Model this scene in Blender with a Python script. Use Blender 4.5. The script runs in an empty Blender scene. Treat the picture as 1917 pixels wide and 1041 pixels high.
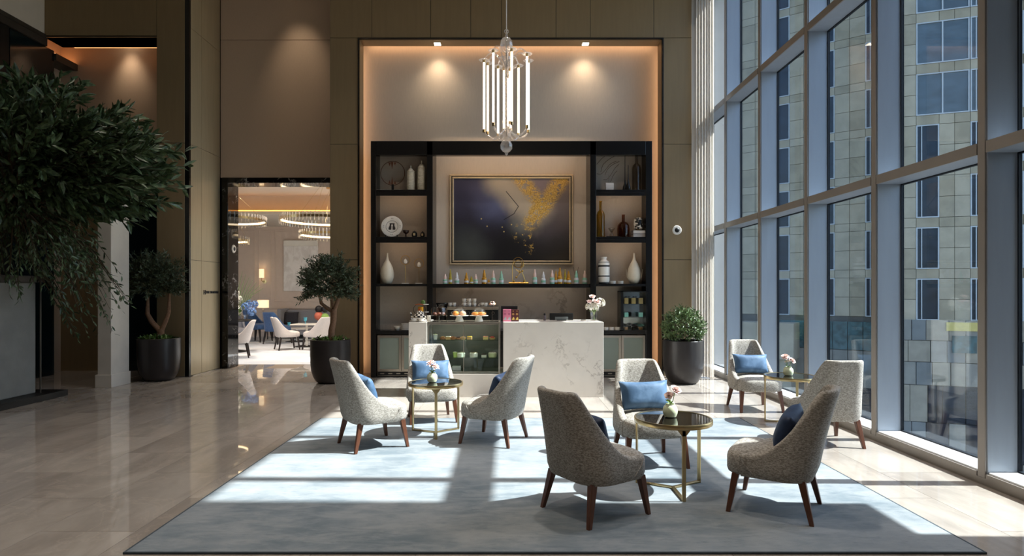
import bpy, bmesh, math, random
from mathutils import Vector, Matrix, Euler
R = math.radians
random.seed(7)
scene = bpy.context.scene
col = scene.collection

# ------------------------------------------------------------------ camera, sky, sun, exposure
FPX, CAMZ, VPX, VPY = 1110.0, 1.5, 950.0, 545.0          # image frame 1917 x 1041
cd = bpy.data.cameras.new('camera'); cam = bpy.data.objects.new('camera', cd); col.objects.link(cam)
cam.location = (0, 0, CAMZ); cam.rotation_euler = (R(90), 0, 0)
cd.sensor_width = 36; cd.lens = 36 * FPX / 1917
cd.shift_x = (958.5 - VPX) / 1917; cd.shift_y = (VPY - 520.5) / 1917
cd.clip_start = .05; cd.clip_end = 500
scene.camera = cam
scene.view_settings.view_transform = 'Standard'; scene.view_settings.look = 'None'
scene.view_settings.exposure = 0.0; scene.view_settings.gamma = 1; scene.view_settings.use_curve_mapping = False

world = bpy.data.worlds.new('sky'); scene.world = world; world.use_nodes = True
wn = world.node_tree; bg = wn.nodes['Background']
sky = wn.nodes.new('ShaderNodeTexSky'); sky.sky_type = 'NISHITA'; sky.sun_disc = False
sky.sun_elevation = R(50); sky.sun_rotation = R(90); sky.altitude = 50; sky.air_density = 1.0; sky.dust_density = 1.5
wn.links.new(sky.outputs[0], bg.inputs[0]); bg.inputs[1].default_value = 0.62

sl = bpy.data.lights.new('sun', 'SUN'); sun = bpy.data.objects.new('sun', sl); col.objects.link(sun)
sl.energy = 25.0; sl.color = (1.0, .90, .80); sl.angle = R(.6)
SUN_TAN = 1.15
sun.rotation_euler = Vector((-1, 0.012, -SUN_TAN)).to_track_quat('-Z', 'Y').to_euler()

# ------------------------------------------------------------------ helpers
def WX(px, Y): return (px - VPX) / FPX * Y               # photo column -> X at depth Y
def HZ(py, Y): return CAMZ + (VPY - py) / FPX * Y        # photo row -> height at depth Y

def lin(c):
    o = []
    for v in c[:3]:
        v = v / 255.0
        o.append(v / 12.92 if v <= .04045 else ((v + .055) / 1.055) ** 2.4)
    return (*o, 1.0)

class MB:
    def __init__(s): s.v = []; s.f = []
    def add(s, vs, fs):
        n = len(s.v); s.v += [tuple(v) for v in vs]; s.f += [tuple(i + n for i in f) for f in fs]; return s
    def box(s, x0, x1, y0, y1, z0, z1, m=None):
        vs = [Vector((x, y, z)) for z in (z0, z1) for y in (y0, y1) for x in (x0, x1)]
        if m is not None: vs = [m @ v for v in vs]
        return s.add(vs, [(0, 2, 3, 1), (4, 5, 7, 6), (0, 1, 5, 4), (2, 6, 7, 3), (0, 4, 6, 2), (1, 3, 7, 5)])
    def hexa(s, bot, top):                                 # 4 bottom points, 4 top points (ccw)
        return s.add(list(bot) + list(top), [(3, 2, 1, 0), (4, 5, 6, 7), (0, 1, 5, 4), (1, 2, 6, 5), (2, 3, 7, 6), (3, 0, 4, 7)])
    def tube(s, pts, r, n=8, cap=True, flat=1.0):
        pts = [Vector(p) for p in pts]; k = len(pts)
        rs = r if isinstance(r, (list, tuple)) else [r] * k
        t0 = (pts[1] - pts[0]).normalized()
        up = Vector((0, 0, 1)) if abs(t0.z) < .9 else Vector((1, 0, 0))
        a = t0.cross(up).normalized(); vs = []
        for i, p in enumerate(pts):
            t = (pts[min(i + 1, k - 1)] - pts[max(i - 1, 0)]).normalized()
            a = (a - t * a.dot(t)).normalized(); b = t.cross(a)
            for j in range(n):
                w = 2 * math.pi * j / n
                vs.append(p + (a * math.cos(w) + b * math.sin(w) * flat) * rs[i])
        fs = [(i * n + j, i * n + (j + 1) % n, (i + 1) * n + (j + 1) % n, (i + 1) * n + j) for i in range(k - 1) for j in range(n)]
        if cap: fs += [tuple(range(n - 1, -1, -1)), tuple((k - 1) * n + j for j in range(n))]
        return s.add(vs, fs)
    def lathe(s, prof, n=24, c=(0, 0, 0), cap0=True, cap1=True, sx=1, sy=1):
        vs = []; k = len(prof)
        for (r, z) in prof:
            for j in range(n):
                w = 2 * math.pi * j / n
                vs.append((c[0] + r * math.cos(w) * sx, c[1] + r * math.sin(w) * sy, c[2] + z))
        fs = [(i * n + j, i * n + (j + 1) % n, (i + 1) * n + (j + 1) % n, (i + 1) * n + j) for i in range(k - 1) for j in range(n)]
        if cap0: fs.append(tuple(range(n - 1, -1, -1)))
        if cap1: fs.append(tuple((k - 1) * n + j for j in range(n)))
        return s.add(vs, fs)
    def sphere(s, c, r, n=12, m=8, sz=1.0):
        prof = [(max(1e-4, r * math.sin(math.pi * i / m)), -r * sz * math.cos(math.pi * i / m)) for i in range(m + 1)]
        return s.lathe(prof, n, c)
    def torus(s, c, R0, r, n=32, m=8, axis='z'):
        vs = []
        for i in range(n):
            a = 2 * math.pi * i / n
            for j in range(m):
                b = 2 * math.pi * j / m
                x, y, z = (R0 + r * math.cos(b)) * math.cos(a), (R0 + r * math.cos(b)) * math.sin(a), r * math.sin(b)
                if axis == 'y': x, y, z = x, z, y
                vs.append((c[0] + x, c[1] + y, c[2] + z))
        fs = [(i * m + j, ((i + 1) % n) * m + j, ((i + 1) % n) * m + (j + 1) % m, i * m + (j + 1) % m) for i in range(n) for j in range(m)]
        return s.add(vs, fs)
    def prism(s, outline, z0, z1):                          # outline: list of (x, y), ccw
        n = len(outline)
        vs = [(x, y, z0) for x, y in outline] + [(x, y, z1) for x, y in outline]
        return s.add(vs, [tuple(range(n - 1, -1, -1)), tuple(range(n, 2 * n))] + [(i, (i + 1) % n, n + (i + 1) % n, n + i) for i in range(n)])
    def mesh(s, name, mat=None, smooth=True, angle=42):
        me = bpy.data.meshes.new(name); me.from_pydata(s.v, [], s.f)
        if smooth and len(s.f) > 6:
            bm = bmesh.new(); bm.from_mesh(me); bmesh.ops.recalc_face_normals(bm, faces=bm.faces); bm.to_mesh(me); bm.free()
            me.shade_smooth(); me.set_sharp_from_angle(angle=R(angle))
        if mat: me.materials.append(mat)
        return me
    def build(s, name, mat, parent=None, loc=(0, 0, 0), rz=0, smooth=True, bevel=0, angle=42):
        return link(name, s.mesh(name, mat, smooth, angle), parent, loc, rz, bevel)

def link(name, me, parent=None, loc=(0, 0, 0), rz=0, bevel=0):
    o = bpy.data.objects.new(name, me); col.objects.link(o); o.location = loc; o.rotation_euler = (0, 0, rz)
    if parent: o.parent = parent
    if bevel:
        b = o.modifiers.new('bevel', 'BEVEL'); b.width = bevel; b.segments = 2; b.limit_method = 'ANGLE'
    return o
def tag(o, label, cat, group=None, kind=None):
    o['label'] = label; o['category'] = cat
    if group: o['group'] = group
    if kind: o['kind'] = kind
    return o
def thing(name, label, cat, loc=(0, 0, 0), rz=0, group=None):
    o = bpy.data.objects.new(name, None); col.objects.link(o); o.location = loc; o.rotation_euler = (0, 0, rz)
    o.empty_display_size = .1
    return tag(o, label, cat, group)
def struct(o):
    o['kind'] = 'structure'; return o
def group_empty(name, loc=(0, 0, 0), rz=0):
    o = bpy.data.objects.new(name, None); col.objects.link(o); o.location = loc; o.rotation_euler = (0, 0, rz); o.empty_display_size = .1
    return struct(o)
def dup(root, loc=None, rz=None, label=None, group=None):
    r = root.copy(); col.objects.link(r)
    if loc is not None: r.location = loc
    if rz is not None: r.rotation_euler = (0, 0, rz)
    if label: r['label'] = label
    if group: r['group'] = group
    for ch in list(root.children):
        c = ch.copy(); col.objects.link(c); c.parent = r
        for g in list(ch.children):
            d = g.copy(); col.objects.link(d); d.parent = c
    return r

# ------------------------------------------------------------------ materials
class NT:
    def __init__(s, name):
        s.m = bpy.data.materials.new(name); s.m.use_nodes = True; s.t = s.m.node_tree; s.t.nodes.clear()
        s.out = s.n('ShaderNodeOutputMaterial')
    def n(s, t, **kw):
        o = s.t.nodes.new(t)
        for k, v in kw.items(): setattr(o, k, v)
        return o
    def put(s, sock, v):
        if isinstance(v, bpy.types.NodeSocket): s.t.links.new(v, sock)
        elif v is not None: sock.default_value = v
    def math(s, op, a, b=None, c=None, clamp=False):
        o = s.n('ShaderNodeMath', operation=op); o.use_clamp = clamp
        s.put(o.inputs[0], a); s.put(o.inputs[1], b); s.put(o.inputs[2], c); return o.outputs[0]
    def vmath(s, op, a, b=None):
        o = s.n('ShaderNodeVectorMath', operation=op); s.put(o.inputs[0], a); s.put(o.inputs[1], b)
        return o.outputs['Value'] if op in ('LENGTH', 'DOT_PRODUCT', 'DISTANCE') else o.outputs[0]
    def scalev(s, a, k):
        o = s.n('ShaderNodeVectorMath', operation='SCALE'); s.put(o.inputs[0], a); s.put(o.inputs['Scale'], k); return o.outputs[0]
    def mix(s, f, a, b, mode='MIX'):
        o = s.n('ShaderNodeMix', data_type='RGBA', blend_type=mode); s.put(o.inputs[0], f); s.put(o.inputs[6], a); s.put(o.inputs[7], b); return o.outputs[2]
    def ss(s, v, a, b, lo=0.0, hi=1.0):
        o = s.n('ShaderNodeMapRange', interpolation_type='SMOOTHSTEP'); s.put(o.inputs[0], v); s.put(o.inputs[1], a); s.put(o.inputs[2], b); s.put(o.inputs[3], lo); s.put(o.inputs[4], hi); return o.outputs[0]
    def noise(s, vec, scale, detail=3, rough=.55, dist=0.0):
        o = s.n('ShaderNodeTexNoise'); s.put(o.inputs['Vector'], vec); o.inputs['Scale'].default_value = scale
        o.inputs['Detail'].default_value = detail; o.inputs['Roughness'].default_value = rough; o.inputs['Distortion'].default_value = dist
        return o.outputs['Fac']
    def pos(s, world=True, stretch=None):
        v = s.n('ShaderNodeNewGeometry').outputs['Position'] if world else s.n('ShaderNodeTexCoord').outputs['Object']
        return s.vmath('MULTIPLY', v, stretch) if stretch else v
    def bsdf(s, colr, rough, metal=0, spec=.5, bump=None, bstr=.2, bdist=.01, **kw):
        p = s.n('ShaderNodeBsdfPrincipled'); s.put(p.inputs['Base Color'], colr); s.put(p.inputs['Roughness'], rough)
        s.put(p.inputs['Metallic'], metal); s.put(p.inputs['Specular IOR Level'], spec)
        if bump is not None:
            b = s.n('ShaderNodeBump'); b.inputs['Strength'].default_value = bstr; b.inputs['Distance'].default_value = bdist
            s.put(b.inputs['Height'], bump); s.t.links.new(b.outputs[0], p.inputs['Normal'])
        for k, v in kw.items(): s.put(p.inputs[k.replace('_', ' ')], v)
        s.t.links.new(p.outputs[0], s.out.inputs[0]); return p

def mat(name, c, rough=.5, metal=0, spec=.5, var=.08, scale=6, stretch=None, bump=0, bscale=60, world=False, rvar=0, **kw):
    t = NT(name); c = lin(c); v = t.pos(world, stretch)
    f = t.noise(v, scale, 4)
    d = tuple(max(0, x * (1 - var)) for x in c[:3]) + (1,); l = tuple(min(1, x * (1 + var)) for x in c[:3]) + (1,)
    rr = rough if not rvar else t.ss(f, .3, .7, max(0, rough - rvar), rough + rvar)
    t.bsdf(t.mix(t.ss(f, .3, .7), d, l), rr, metal, spec, t.noise(v, bscale, 3) if bump else None, bump, **kw)
    return t.m

def emis(name, c, strength, base=(240, 235, 225)):
    t = NT(name); t.bsdf(lin(base), .4, Emission_Color=lin(c), Emission_Strength=strength); return t.m

def clear_glass(name, tint=(1, 1, 1), ior=1.45, rough=.0, fmin=0.0, milk=0.0):
    t = NT(name); tr = t.n('ShaderNodeBsdfTransparent'); tr.inputs[0].default_value = (*tint, 1)
    gl = t.n('ShaderNodeBsdfGlossy'); gl.inputs['Roughness'].default_value = rough
    lw = t.n('ShaderNodeLayerWeight'); lw.inputs[0].default_value = .5
    f0 = ((ior - 1) / (ior + 1)) ** 2 + fmin
    f = t.math('ADD', f0, t.math('MULTIPLY', 1 - f0, t.math('POWER', lw.outputs['Facing'], 5.0)))
    mx = t.n('ShaderNodeMixShader'); t.put(mx.inputs[0], f)
    t.t.links.new(tr.outputs[0], mx.inputs[1]); t.t.links.new(gl.outputs[0], mx.inputs[2]); last = mx.outputs[0]
    if milk:
        df = t.n('ShaderNodeBsdfTranslucent'); df.inputs[0].default_value = (.95, .92, .88, 1); m2 = t.n('ShaderNodeMixShader'); m2.inputs[0].default_value = milk
        t.t.links.new(last, m2.inputs[1]); t.t.links.new(df.outputs[0], m2.inputs[2]); last = m2.outputs[0]
    t.t.links.new(last, t.out.inputs[0])
    return t.m

def marble(name, base, vein, scale=1.2, rough=.12, width=.05, amount=1.0, cloud=.06, spec=.5, coat=0):
    t = NT(name); v = t.pos(True)
    d = t.noise(v, scale * 1.4, 5, .6)
    v2 = t.vmath('ADD', v, t.scalev(t.n('ShaderNodeCombineXYZ').outputs[0], 1))
    w = t.n('ShaderNodeCombineXYZ'); t.put(w.inputs[0], d); t.put(w.inputs[1], d); t.put(w.inputs[2], d)
    v2 = t.vmath('ADD', v, t.scalev(w.outputs[0], .9))
    n1 = t.noise(v2, scale, 4, .55); a = t.math('ABSOLUTE', t.math('SUBTRACT', n1, .5))
    m = t.math('SUBTRACT', 1.0, t.ss(a, 0.0, width))
    k = t.ss(t.noise(v, scale * .9, 2), .46, .66)
    m = t.math('MULTIPLY', t.math('MULTIPLY', m, k), amount)
    b = lin(base); b0 = tuple(x * (1 - cloud) for x in b[:3]) + (1,)
    c = t.mix(t.ss(t.noise(v, scale * 2.5, 4), .35, .65), b0, b)
    t.bsdf(t.mix(m, c, lin(vein)), rough, 0, spec); return t.m

M = {}
M['bronze'] = mat('bronze_panel', (141, 121, 91), .42, .2, .4, .04, 3.0, (6, 6, .5), world=True)
M['bronze_light'] = mat('champagne_panel', (176, 160, 130), .36, .3, .4, .04, 3.0, (6, 6, .5), world=True)
M['beige'] = mat('beige_wallcovering', (196, 174, 153), .75, 0, .25, .03, 20, (8, 8, .6), world=True, bump=.05, bscale=90)
M['plaster'] = mat('pale_plaster', (205, 195, 182), .8, 0, .2, .02, 5, world=True)
M['pillar'] = mat('pale_stone_pillar', (205, 196, 182), .6, 0, .3, .04, 4, world=True)
M['ceiling'] = mat('ceiling_paint', (196, 186, 172), .85, 0, .2, .02, 4, world=True)
M['black'] = mat('black_lacquer', (17, 16, 16), .25, 0, .5, .1, 6)
M['blackmat'] = mat('black_matte', (14, 14, 14), .5, 0, .4, .1, 6)
M['teal_dark'] = mat('dark_teal_glass', (16, 30, 34), .12, 0, .6, .1, 1)
M['trimdark'] = mat('dark_grey_trim', (70, 64, 58), .4, .3, .4, .08, 4)
M['shelfback'] = mat('shelf_backing', (176, 162, 146), .8, 0, .2, .06, 30, (10, 10, .7), world=True)
M['niche'] = mat('niche_wallcovering', (212, 196, 178), .8, 0, .25, .03, 20, (8, 8, .6), world=True)
M['backsplash'] = marble('grey_marble', (164, 157, 150), (104, 99, 96), 1.5, .2, .05, .6)
M['white_marble'] = marble('white_marble', (226, 218, 207), (150, 138, 126), 1.9, .16, .022, .55, .04)
M['black_marble'] = marble('black_marble', (15, 14, 15), (190, 188, 184), 2.6, .04, .02, .8, .2)
M['walnut'] = mat('walnut_leg', (92, 54, 35), .38, 0, .5, .25, 10, (14, 14, 1.2))
M['walnut_dark'] = mat('dark_wood_leg', (38, 28, 24), .4, 0, .5, .2, 10, (14, 14, 1.2))
M['brass'] = mat('brushed_brass', (190, 168, 124), .28, 1.0, .5, .02, 8)
M['gold'] = mat('gilt_metal', (212, 168, 84), .3, 1.0, .5, .1, 20)
M['steel'] = mat('satin_steel', (176, 168, 156), .3, .9, .5, .05, 20)
M['chrome'] = mat('polished_steel', (200, 200, 200), .1, 1, .5, .03, 10)
M['blackglass'] = mat('black_table_glass', (12, 9, 7), .015, 0, .8, .05, 2)
M['white'] = mat('white_ceramic', (232, 226, 216), .25, 0, .5, .02, 8)
M['cream'] = mat('cream_ceramic', (214, 203, 182), .35, 0, .45, .05, 8)
M['celadon'] = mat('celadon_glaze', (206, 212, 178), .2, 0, .5, .05, 12)
M['pot'] = mat('charcoal_pot', (44, 40, 40), .32, .2, .5, .1, 5)
M['soil'] = mat('potting_soil', (46, 34, 26), .95, 0, .1, .3, 40, bump=.5)
M['bark'] = mat('olive_bark', (128, 98, 76), .85, 0, .2, .25, 14, (8, 8, 2), bump=.5, bscale=30)
M['twig'] = mat('twig_bark', (70, 58, 44), .85, 0, .2, .25, 14, bump=.3)
M['concrete'] = mat('grey_concrete', (120, 118, 112), .75, 0, .3, .10, 3, world=True, bump=.1)
M['grey_fabric'] = mat('grey_upholstery', (140, 138, 142), .9, 0, .15, .12, 60, bump=.2, bscale=200)
M['paleup'] = mat('pale_upholstery', (206, 196, 190), .85, 0, .2, .05, 60, bump=.15, bscale=200)
M['blueup'] = mat('blue_upholstery', (62, 90, 132), .8, 0, .2, .12, 30, Sheen_Weight=.3)
M['charcoal'] = mat('charcoal_fabric', (62, 60, 64), .9, 0, .15, .12, 50)
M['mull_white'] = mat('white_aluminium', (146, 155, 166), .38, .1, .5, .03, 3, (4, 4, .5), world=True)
M['mull_tan'] = mat('tan_aluminium', (142, 135, 128), .4, .2, .5, .04, 3, world=True)
M['gasket'] = mat('black_gasket', (18, 24, 32), .5, 0, .3, .1, 5)
M['sill'] = mat('white_sill', (226, 227, 228), .35, 0, .4, .02, 4, world=True)
M['pane'] = clear_glass('tinted_window_glass', (.74, .81, .86), 1.5)
M['clear'] = clear_glass('clear_glass', (.985, .985, .98), 1.3)
M['crystal'] = clear_glass('crystal_glass', (.94, .92, .90), 1.5, .02, .03)
M['chandelier_glass'] = clear_glass('chandelier_glass', (.86, .84, .82), 1.5, .05, .10, .16)
M['casepane'] = clear_glass('display_glass', (.95, .975, .965), 1.33)
M['greenglass'] = clear_glass('glass_shelf', (.78, .90, .84), 1.4)
M['amber'] = clear_glass('amber_glass', (.86, .72, .34), 1.45)
M['brownglass'] = clear_glass('brown_glass', (.72, .52, .40), 1.45)
M['smoke'] = clear_glass('smoked_glass', (.84, .81, .77), 1.45)
M['frost'] = mat('frosted_cooler_glass', (128, 138, 128), .22, 0, .5, .05, 1.5)
M['tube_light'] = emis('glowing_tube', (255, 226, 196), 5.0)
M['cove'] = emis('warm_cove_strip', (255, 200, 150), 7.0)
M['cove_dim'] = emis('recess_cove_strip', (255, 170, 105), 2.2)
M['strip_glow'] = emis('unseen_strip_glow', (255, 218, 180), 13.0)
M['cove_rest'] = emis('restaurant_cove_strip', (255, 160, 50), 4.0)
M['down'] = emis('downlight_lens', (255, 236, 205), 14.0)
M['shade'] = emis('lit_lamp_shade', (255, 214, 160), 1.1)
M['ring_glow'] = emis('ring_light_strip', (255, 226, 180), 4.0)

def fabric_mat():
    t = NT('tweed_fabric'); v = t.pos(False)
    n1 = t.noise(t.vmath('MULTIPLY', v, (1, 1, 1)), 150, 2, .6); n2 = t.noise(t.vmath('MULTIPLY', v, (1.0, 1.0, 2.6)), 62, 3, .6)
    n3 = t.noise(v, 240, 1)
    c = t.mix(t.ss(n2, .36, .64), lin((122, 116, 107)), lin((174, 168, 159)))
    c = t.mix(t.ss(n1, .5, .7, 0, .4), c, lin((106, 99, 90)))
    c = t.mix(t.ss(n3, .56, .72, 0, .6), c, lin((204, 198, 188)))
    t.bsdf(c, .92, 0, .12, n1, .35, .004, Sheen_Weight=.1); return t.m
M['tweed'] = fabric_mat()
def velvet_mat(name, a, b):
    t = NT(name); v = t.pos(False); n = t.noise(v, 9, 3, .5, .4)
    t.bsdf(t.mix(t.ss(n, .35, .65), lin(a), lin(b)), .55, 0, .25, t.noise(v, 40, 2), .08, .01, Sheen_Weight=.15, Sheen_Roughness=.4, Sheen_Tint=lin((170, 200, 235))); return t.m
M['velvet'] = velvet_mat('blue_velvet', (62, 88, 116), (88, 114, 142))
M['velvet_shaded'] = velvet_mat('shaded_blue_velvet', (28, 40, 62), (40, 54, 80))  # same blue velvet with the shade put into its colour

def floor_mat():
    t = NT('polished_limestone_floor'); v = t.pos(True)
    rnd = t.n('ShaderNodeObjectInfo').outputs['Random']
    off = t.n('ShaderNodeCombineXYZ'); t.put(off.inputs[0], t.math('MULTIPLY', rnd, 40)); t.put(off.inputs[1], t.math('MULTIPLY', rnd, 17))
    v = t.vmath('ADD', v, off.outputs[0])
    n = t.noise(t.vmath('MULTIPLY', v, (1.0, .35, 1)), 2.2, 6, .6, .6)
    c = t.mix(t.ss(n, .3, .7), lin((144, 135, 126)), lin((172, 163, 153)))
    a = t.math('ABSOLUTE', t.math('SUBTRACT', t.noise(v, 1.6, 5, .6, 1.2), .5))
    c = t.mix(t.math('MULTIPLY', t.math('SUBTRACT', 1.0, t.ss(a, 0, .02)), .25), c, lin((186, 172, 158)))
    k = t.math('ADD', .93, t.math('MULTIPLY', rnd, .14)); kk = t.n('ShaderNodeCombineXYZ')
    for i in range(3): t.put(kk.inputs[i], k)
    c = t.mix(1.0, c, kk.outputs[0], 'MULTIPLY')
    t.bsdf(c, t.ss(n, .3, .7, .018, .04), 0, .75); return t.m
M['floor'] = floor_mat()
M['grout'] = mat('floor_joint', (140, 124, 108), .5, 0, .3, .05, 8)

def rug_mat():
    t = NT('grey_blue_rug'); v = t.pos(True)
    st = t.noise(t.vmath('MULTIPLY', v, (1.0, 3.2, 1)), 3.0, 6, .7, .5); n = t.noise(v, 1.3, 4, .6)
    c = t.mix(t.ss(n, .34, .66), lin((100, 111, 118)), lin((136, 141, 144)))
    c = t.mix(t.ss(st, .38, .68, 0, .55), c, lin((151, 154, 155)))
    c = t.mix(t.ss(t.noise(t.vmath('MULTIPLY', v, (1.4, 5.0, 1)), 6, 5, .75), .5, .72, 0, .4), c, lin((80, 94, 104)))
    t.bsdf(c, .95, 0, .1, t.noise(v, 300, 2), .3, .004, Sheen_Weight=.15); return t.m
M['rug'] = rug_mat()
M['rug_edge'] = mat('rug_binding', (70, 78, 84), .9, 0, .1, .1, 40)
def carpet_mat():
    t = NT('restaurant_carpet'); v = t.pos(True); n = t.noise(t.vmath('MULTIPLY', v, (1, 2, 1)), .8, 4, .6)
    t.bsdf(t.mix(t.ss(n, .35, .65), lin((188, 192, 198)), lin((214, 212, 212))), .95, 0, .1, t.noise(v, 200, 2), .2, .004); return t.m
M['carpet'] = carpet_mat()
def leaf_mat(name, a, b, rough=.42):
    t = NT(name); rnd = t.noise(t.pos(True), 23, 2)
    p = t.bsdf(t.mix(t.ss(rnd, .3, .7), lin(a), lin(b)), rough, 0, .45)
    return t.m
M['leaf_tree'] = leaf_mat('broad_leaf', (42, 58, 38), (86, 106, 70))
M['leaf_olive'] = leaf_mat('olive_leaf', (42, 54, 38), (80, 94, 68))
M['leaf_bush'] = leaf_mat('box_leaf', (50, 72, 36), (112, 134, 84))
M['leaf_under'] = leaf_mat('glossy_leaf', (44, 72, 28), (96, 126, 58), .3)
M['stem'] = leaf_mat('green_stem', (70, 110, 40), (130, 160, 80))
M['petal_pink'] = leaf_mat('pink_petal', (236, 198, 190), (248, 228, 220), .6)
M['petal_white'] = leaf_mat('white_petal', (226, 218, 200), (248, 244, 236), .6)
M['petal_blue'] = leaf_mat('blue_petal', (86, 122, 182), (138, 172, 216), .6)

def curtain_mat():
    t = NT('sheer_curtain'); d = t.n('ShaderNodeBsdfDiffuse'); d.inputs[0].default_value = lin((226, 220, 210))
    tl = t.n('ShaderNodeBsdfTranslucent'); tl.inputs[0].default_value = lin((230, 222, 212))
    tr = t.n('ShaderNodeBsdfTransparent')
    m1 = t.n('ShaderNodeMixShader'); m1.inputs[0].default_value = .6; m2 = t.n('ShaderNodeMixShader'); m2.inputs[0].default_value = .12
    L = t.t.links.new; L(d.outputs[0], m1.inputs[1]); L(tl.outputs[0], m1.inputs[2]); L(m1.outputs[0], m2.inputs[1]); L(tr.outputs[0], m2.inputs[2]); L(m2.outputs[0], t.out.inputs[0])
    return t.m
M['curtain'] = curtain_mat()

def checker_mat():
    t = NT('black_white_checks'); v = t.n('ShaderNodeTexCoord').outputs['Object']
    sp = t.n('ShaderNodeSeparateXYZ'); t.put(sp.inputs[0], v)
    ang = t.math('MULTIPLY', t.math('ARCTAN2', sp.outputs[1], sp.outputs[0]), 14 / (2 * math.pi))
    zz = t.math('MULTIPLY', sp.outputs[2], 1 / .026)
    k = t.math('MODULO', t.math('ADD', t.math('FLOOR', t.math('ADD', ang, 50)), t.math('FLOOR', t.math('ADD', zz, 50))), 2)
    t.bsdf(t.mix(k, lin((22, 20, 20)), lin((232, 224, 210))), .2); return t.m
M['checks'] = checker_mat()

def painting_mat():
    t = NT('abstract_painting'); g = t.n('ShaderNodeTexCoord').outputs['Generated']
    sp = t.n('ShaderNodeSeparateXYZ'); t.put(sp.inputs[0], g); u0, v0 = sp.outputs[0], sp.outputs[2]
    p0 = t.n('ShaderNodeCombineXYZ'); t.put(p0.inputs[0], t.math('MULTIPLY', u0, 1.44)); t.put(p0.inputs[1], v0)
    P0 = p0.outputs[0]
    nz = t.n('ShaderNodeTexNoise'); t.put(nz.inputs['Vector'], P0); nz.inputs['Scale'].default_value = 2.4; nz.inputs['Detail'].default_value = 5
    P = t.vmath('ADD', P0, t.scalev(t.vmath('SUBTRACT', nz.outputs['Color'], (.5, .5, .5)), .28))
    def q(u, v): return (u * 1.44, v, 0)
    def blob(u, v, r, soft=1.0): return t.ss(t.vmath('DISTANCE', P, q(u, v)), r, r * (1 - soft) * .5)
    def seg(a, b, src):
        a = Vector(q(*a)); b = Vector(q(*b)); ab = b - a
        pa = t.vmath('SUBTRACT', src, tuple(a)); tt = t.math('DIVIDE', t.vmath('DOT_PRODUCT', pa, tuple(ab)), ab.dot(ab), clamp=True)
        return t.vmath('LENGTH', t.vmath('SUBTRACT', pa, t.scalev(tuple(ab), tt)))
    sv = t.n('ShaderNodeSeparateXYZ'); t.put(sv.inputs[0], P); v = sv.outputs[1]; u = t.math('DIVIDE', sv.outputs[0], 1.44)
    c = t.mix(t.ss(v, .1, .95), lin((24, 22, 26)), lin((64, 62, 84)))
    c = t.mix(t.math('MULTIPLY', t.ss(u, .45, .9), t.ss(v, .05, .8)), c, lin((130, 116, 112)))
    c = t.mix(t.math('MULTIPLY', t.ss(u, .55, .95), t.ss(v, .35, .0)), c, lin((58, 50, 40)))
    c = t.mix(t.math('MULTIPLY', blob(.12, .12, .42), .7), c, lin((92, 96, 92)))
    c = t.mix(t.math('MULTIPLY', blob(.34, .66, .34), .8), c, lin((98, 104, 138)))
    c = t.mix(t.math('MULTIPLY', blob(.22, .84, .26), .5), c, lin((96, 96, 122)))
    c = t.mix(t.math('MULTIPLY', t.ss(seg((.42, .98), (.68, .62), P), .34, .02), .85), c, lin((206, 188, 162)))
    c = t.mix(t.math('MULTIPLY', blob(.74, .88, .26), .8), c, lin((142, 124, 128)))
    c = t.mix(t.math('MULTIPLY', blob(.56, .42, .22), .5), c, lin((140, 140, 132)))
    c = t.mix(t.math('MULTIPLY', blob(.5, .2, .26), .75), c, lin((20, 18, 20)))
    fl = t.noise(P0, 15, 7, .72); fl2 = t.noise(P0, 60, 3, .7)
    gold = t.mix(t.ss(fl2, .35, .65), lin((176, 126, 44)), lin((238, 196, 104)))
    for a, b, w, th in (((.56, 1.02), (.735, .72), .12, .43), ((.96, 1.02), (.74, .60), .14, .42), ((.76, .66), (.67, .47), .13, .43), ((.67, .5), (.58, .32), .15, .56), ((.60, .34), (.66, .16), .10, .55)):
        d = seg(a, b, t.vmath('ADD', P0, t.scalev(t.vmath('SUBTRACT', nz.outputs['Color'], (.5, .5, .5)), .1)))
        m = t.math('MULTIPLY', t.ss(d, w, w * .3), t.ss(fl, th, th + .06)); c = t.mix(t.math('MULTIPLY', m, .92), c, gold)
    for (a, b) in (((.455, .84), (.56, .66)), ((.56, .66), (.52, .57)), ((.52, .57), (.435, .5))):
        c = t.mix(t.ss(seg(a, b, P0), .006, .002), c, lin((30, 26, 30)))
    for (x, y) in ((.24, .51), (.29, .42), (.42, .41), (.435, .355), (.5, .44)):
        c = t.mix(t.ss(t.vmath('DISTANCE', P0, q(x, y)), .010, .005), c, lin((226, 196, 120)))
    t.bsdf(c, .45, 0, .4, fl, .15, .01); return t.m
M['painting'] = painting_mat()
def colour(name, c, rough=.5, **kw):
    k = 'c_' + name
    if k not in M: M[k] = mat(name, c, rough, **kw)
    return M[k]

# ================================================================== SETTING
YW, YN = 10.45, 10.89                                    # back wall face, niche back
XL, CEIL = -8.1, 7.42
# ---- floor: slab with stone tiles
fl = struct(MB().box(-9.2, 4.05, -3.2, 12.12, -.2, -.004).build('floor', M['grout'], smooth=False))
tile_me = MB().box(.0015, .5985, .0015, 1.1985, -.02, 0).mesh('floor_tile', M['floor'], smooth=False)
for i in range(21):
    for j in range(10):
        x = 3.68 - .6 * (i + 1); y = 12.1 - 1.2 * (j + 1) - (.6 if i % 2 else 0)
        if y + 1.2 < .8 or (x < -5.6 and y > 11.2): continue
        link('tile', tile_me, fl, (x, y, 0))
rest = MB().box(-8.92, 3.68, -3.2, .72, -.02, 0)
rest.box(-8.92, 3.68, 12.1, 12.12, -.02, 0); rest.build('floor_border', M['floor'], fl, smooth=False)

# ---- ceiling
ce = struct(MB().box(-9.2, 4.3, -3.2, 12.0, CEIL, CEIL + .2).build('ceiling', M['ceiling'], smooth=False))

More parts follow.
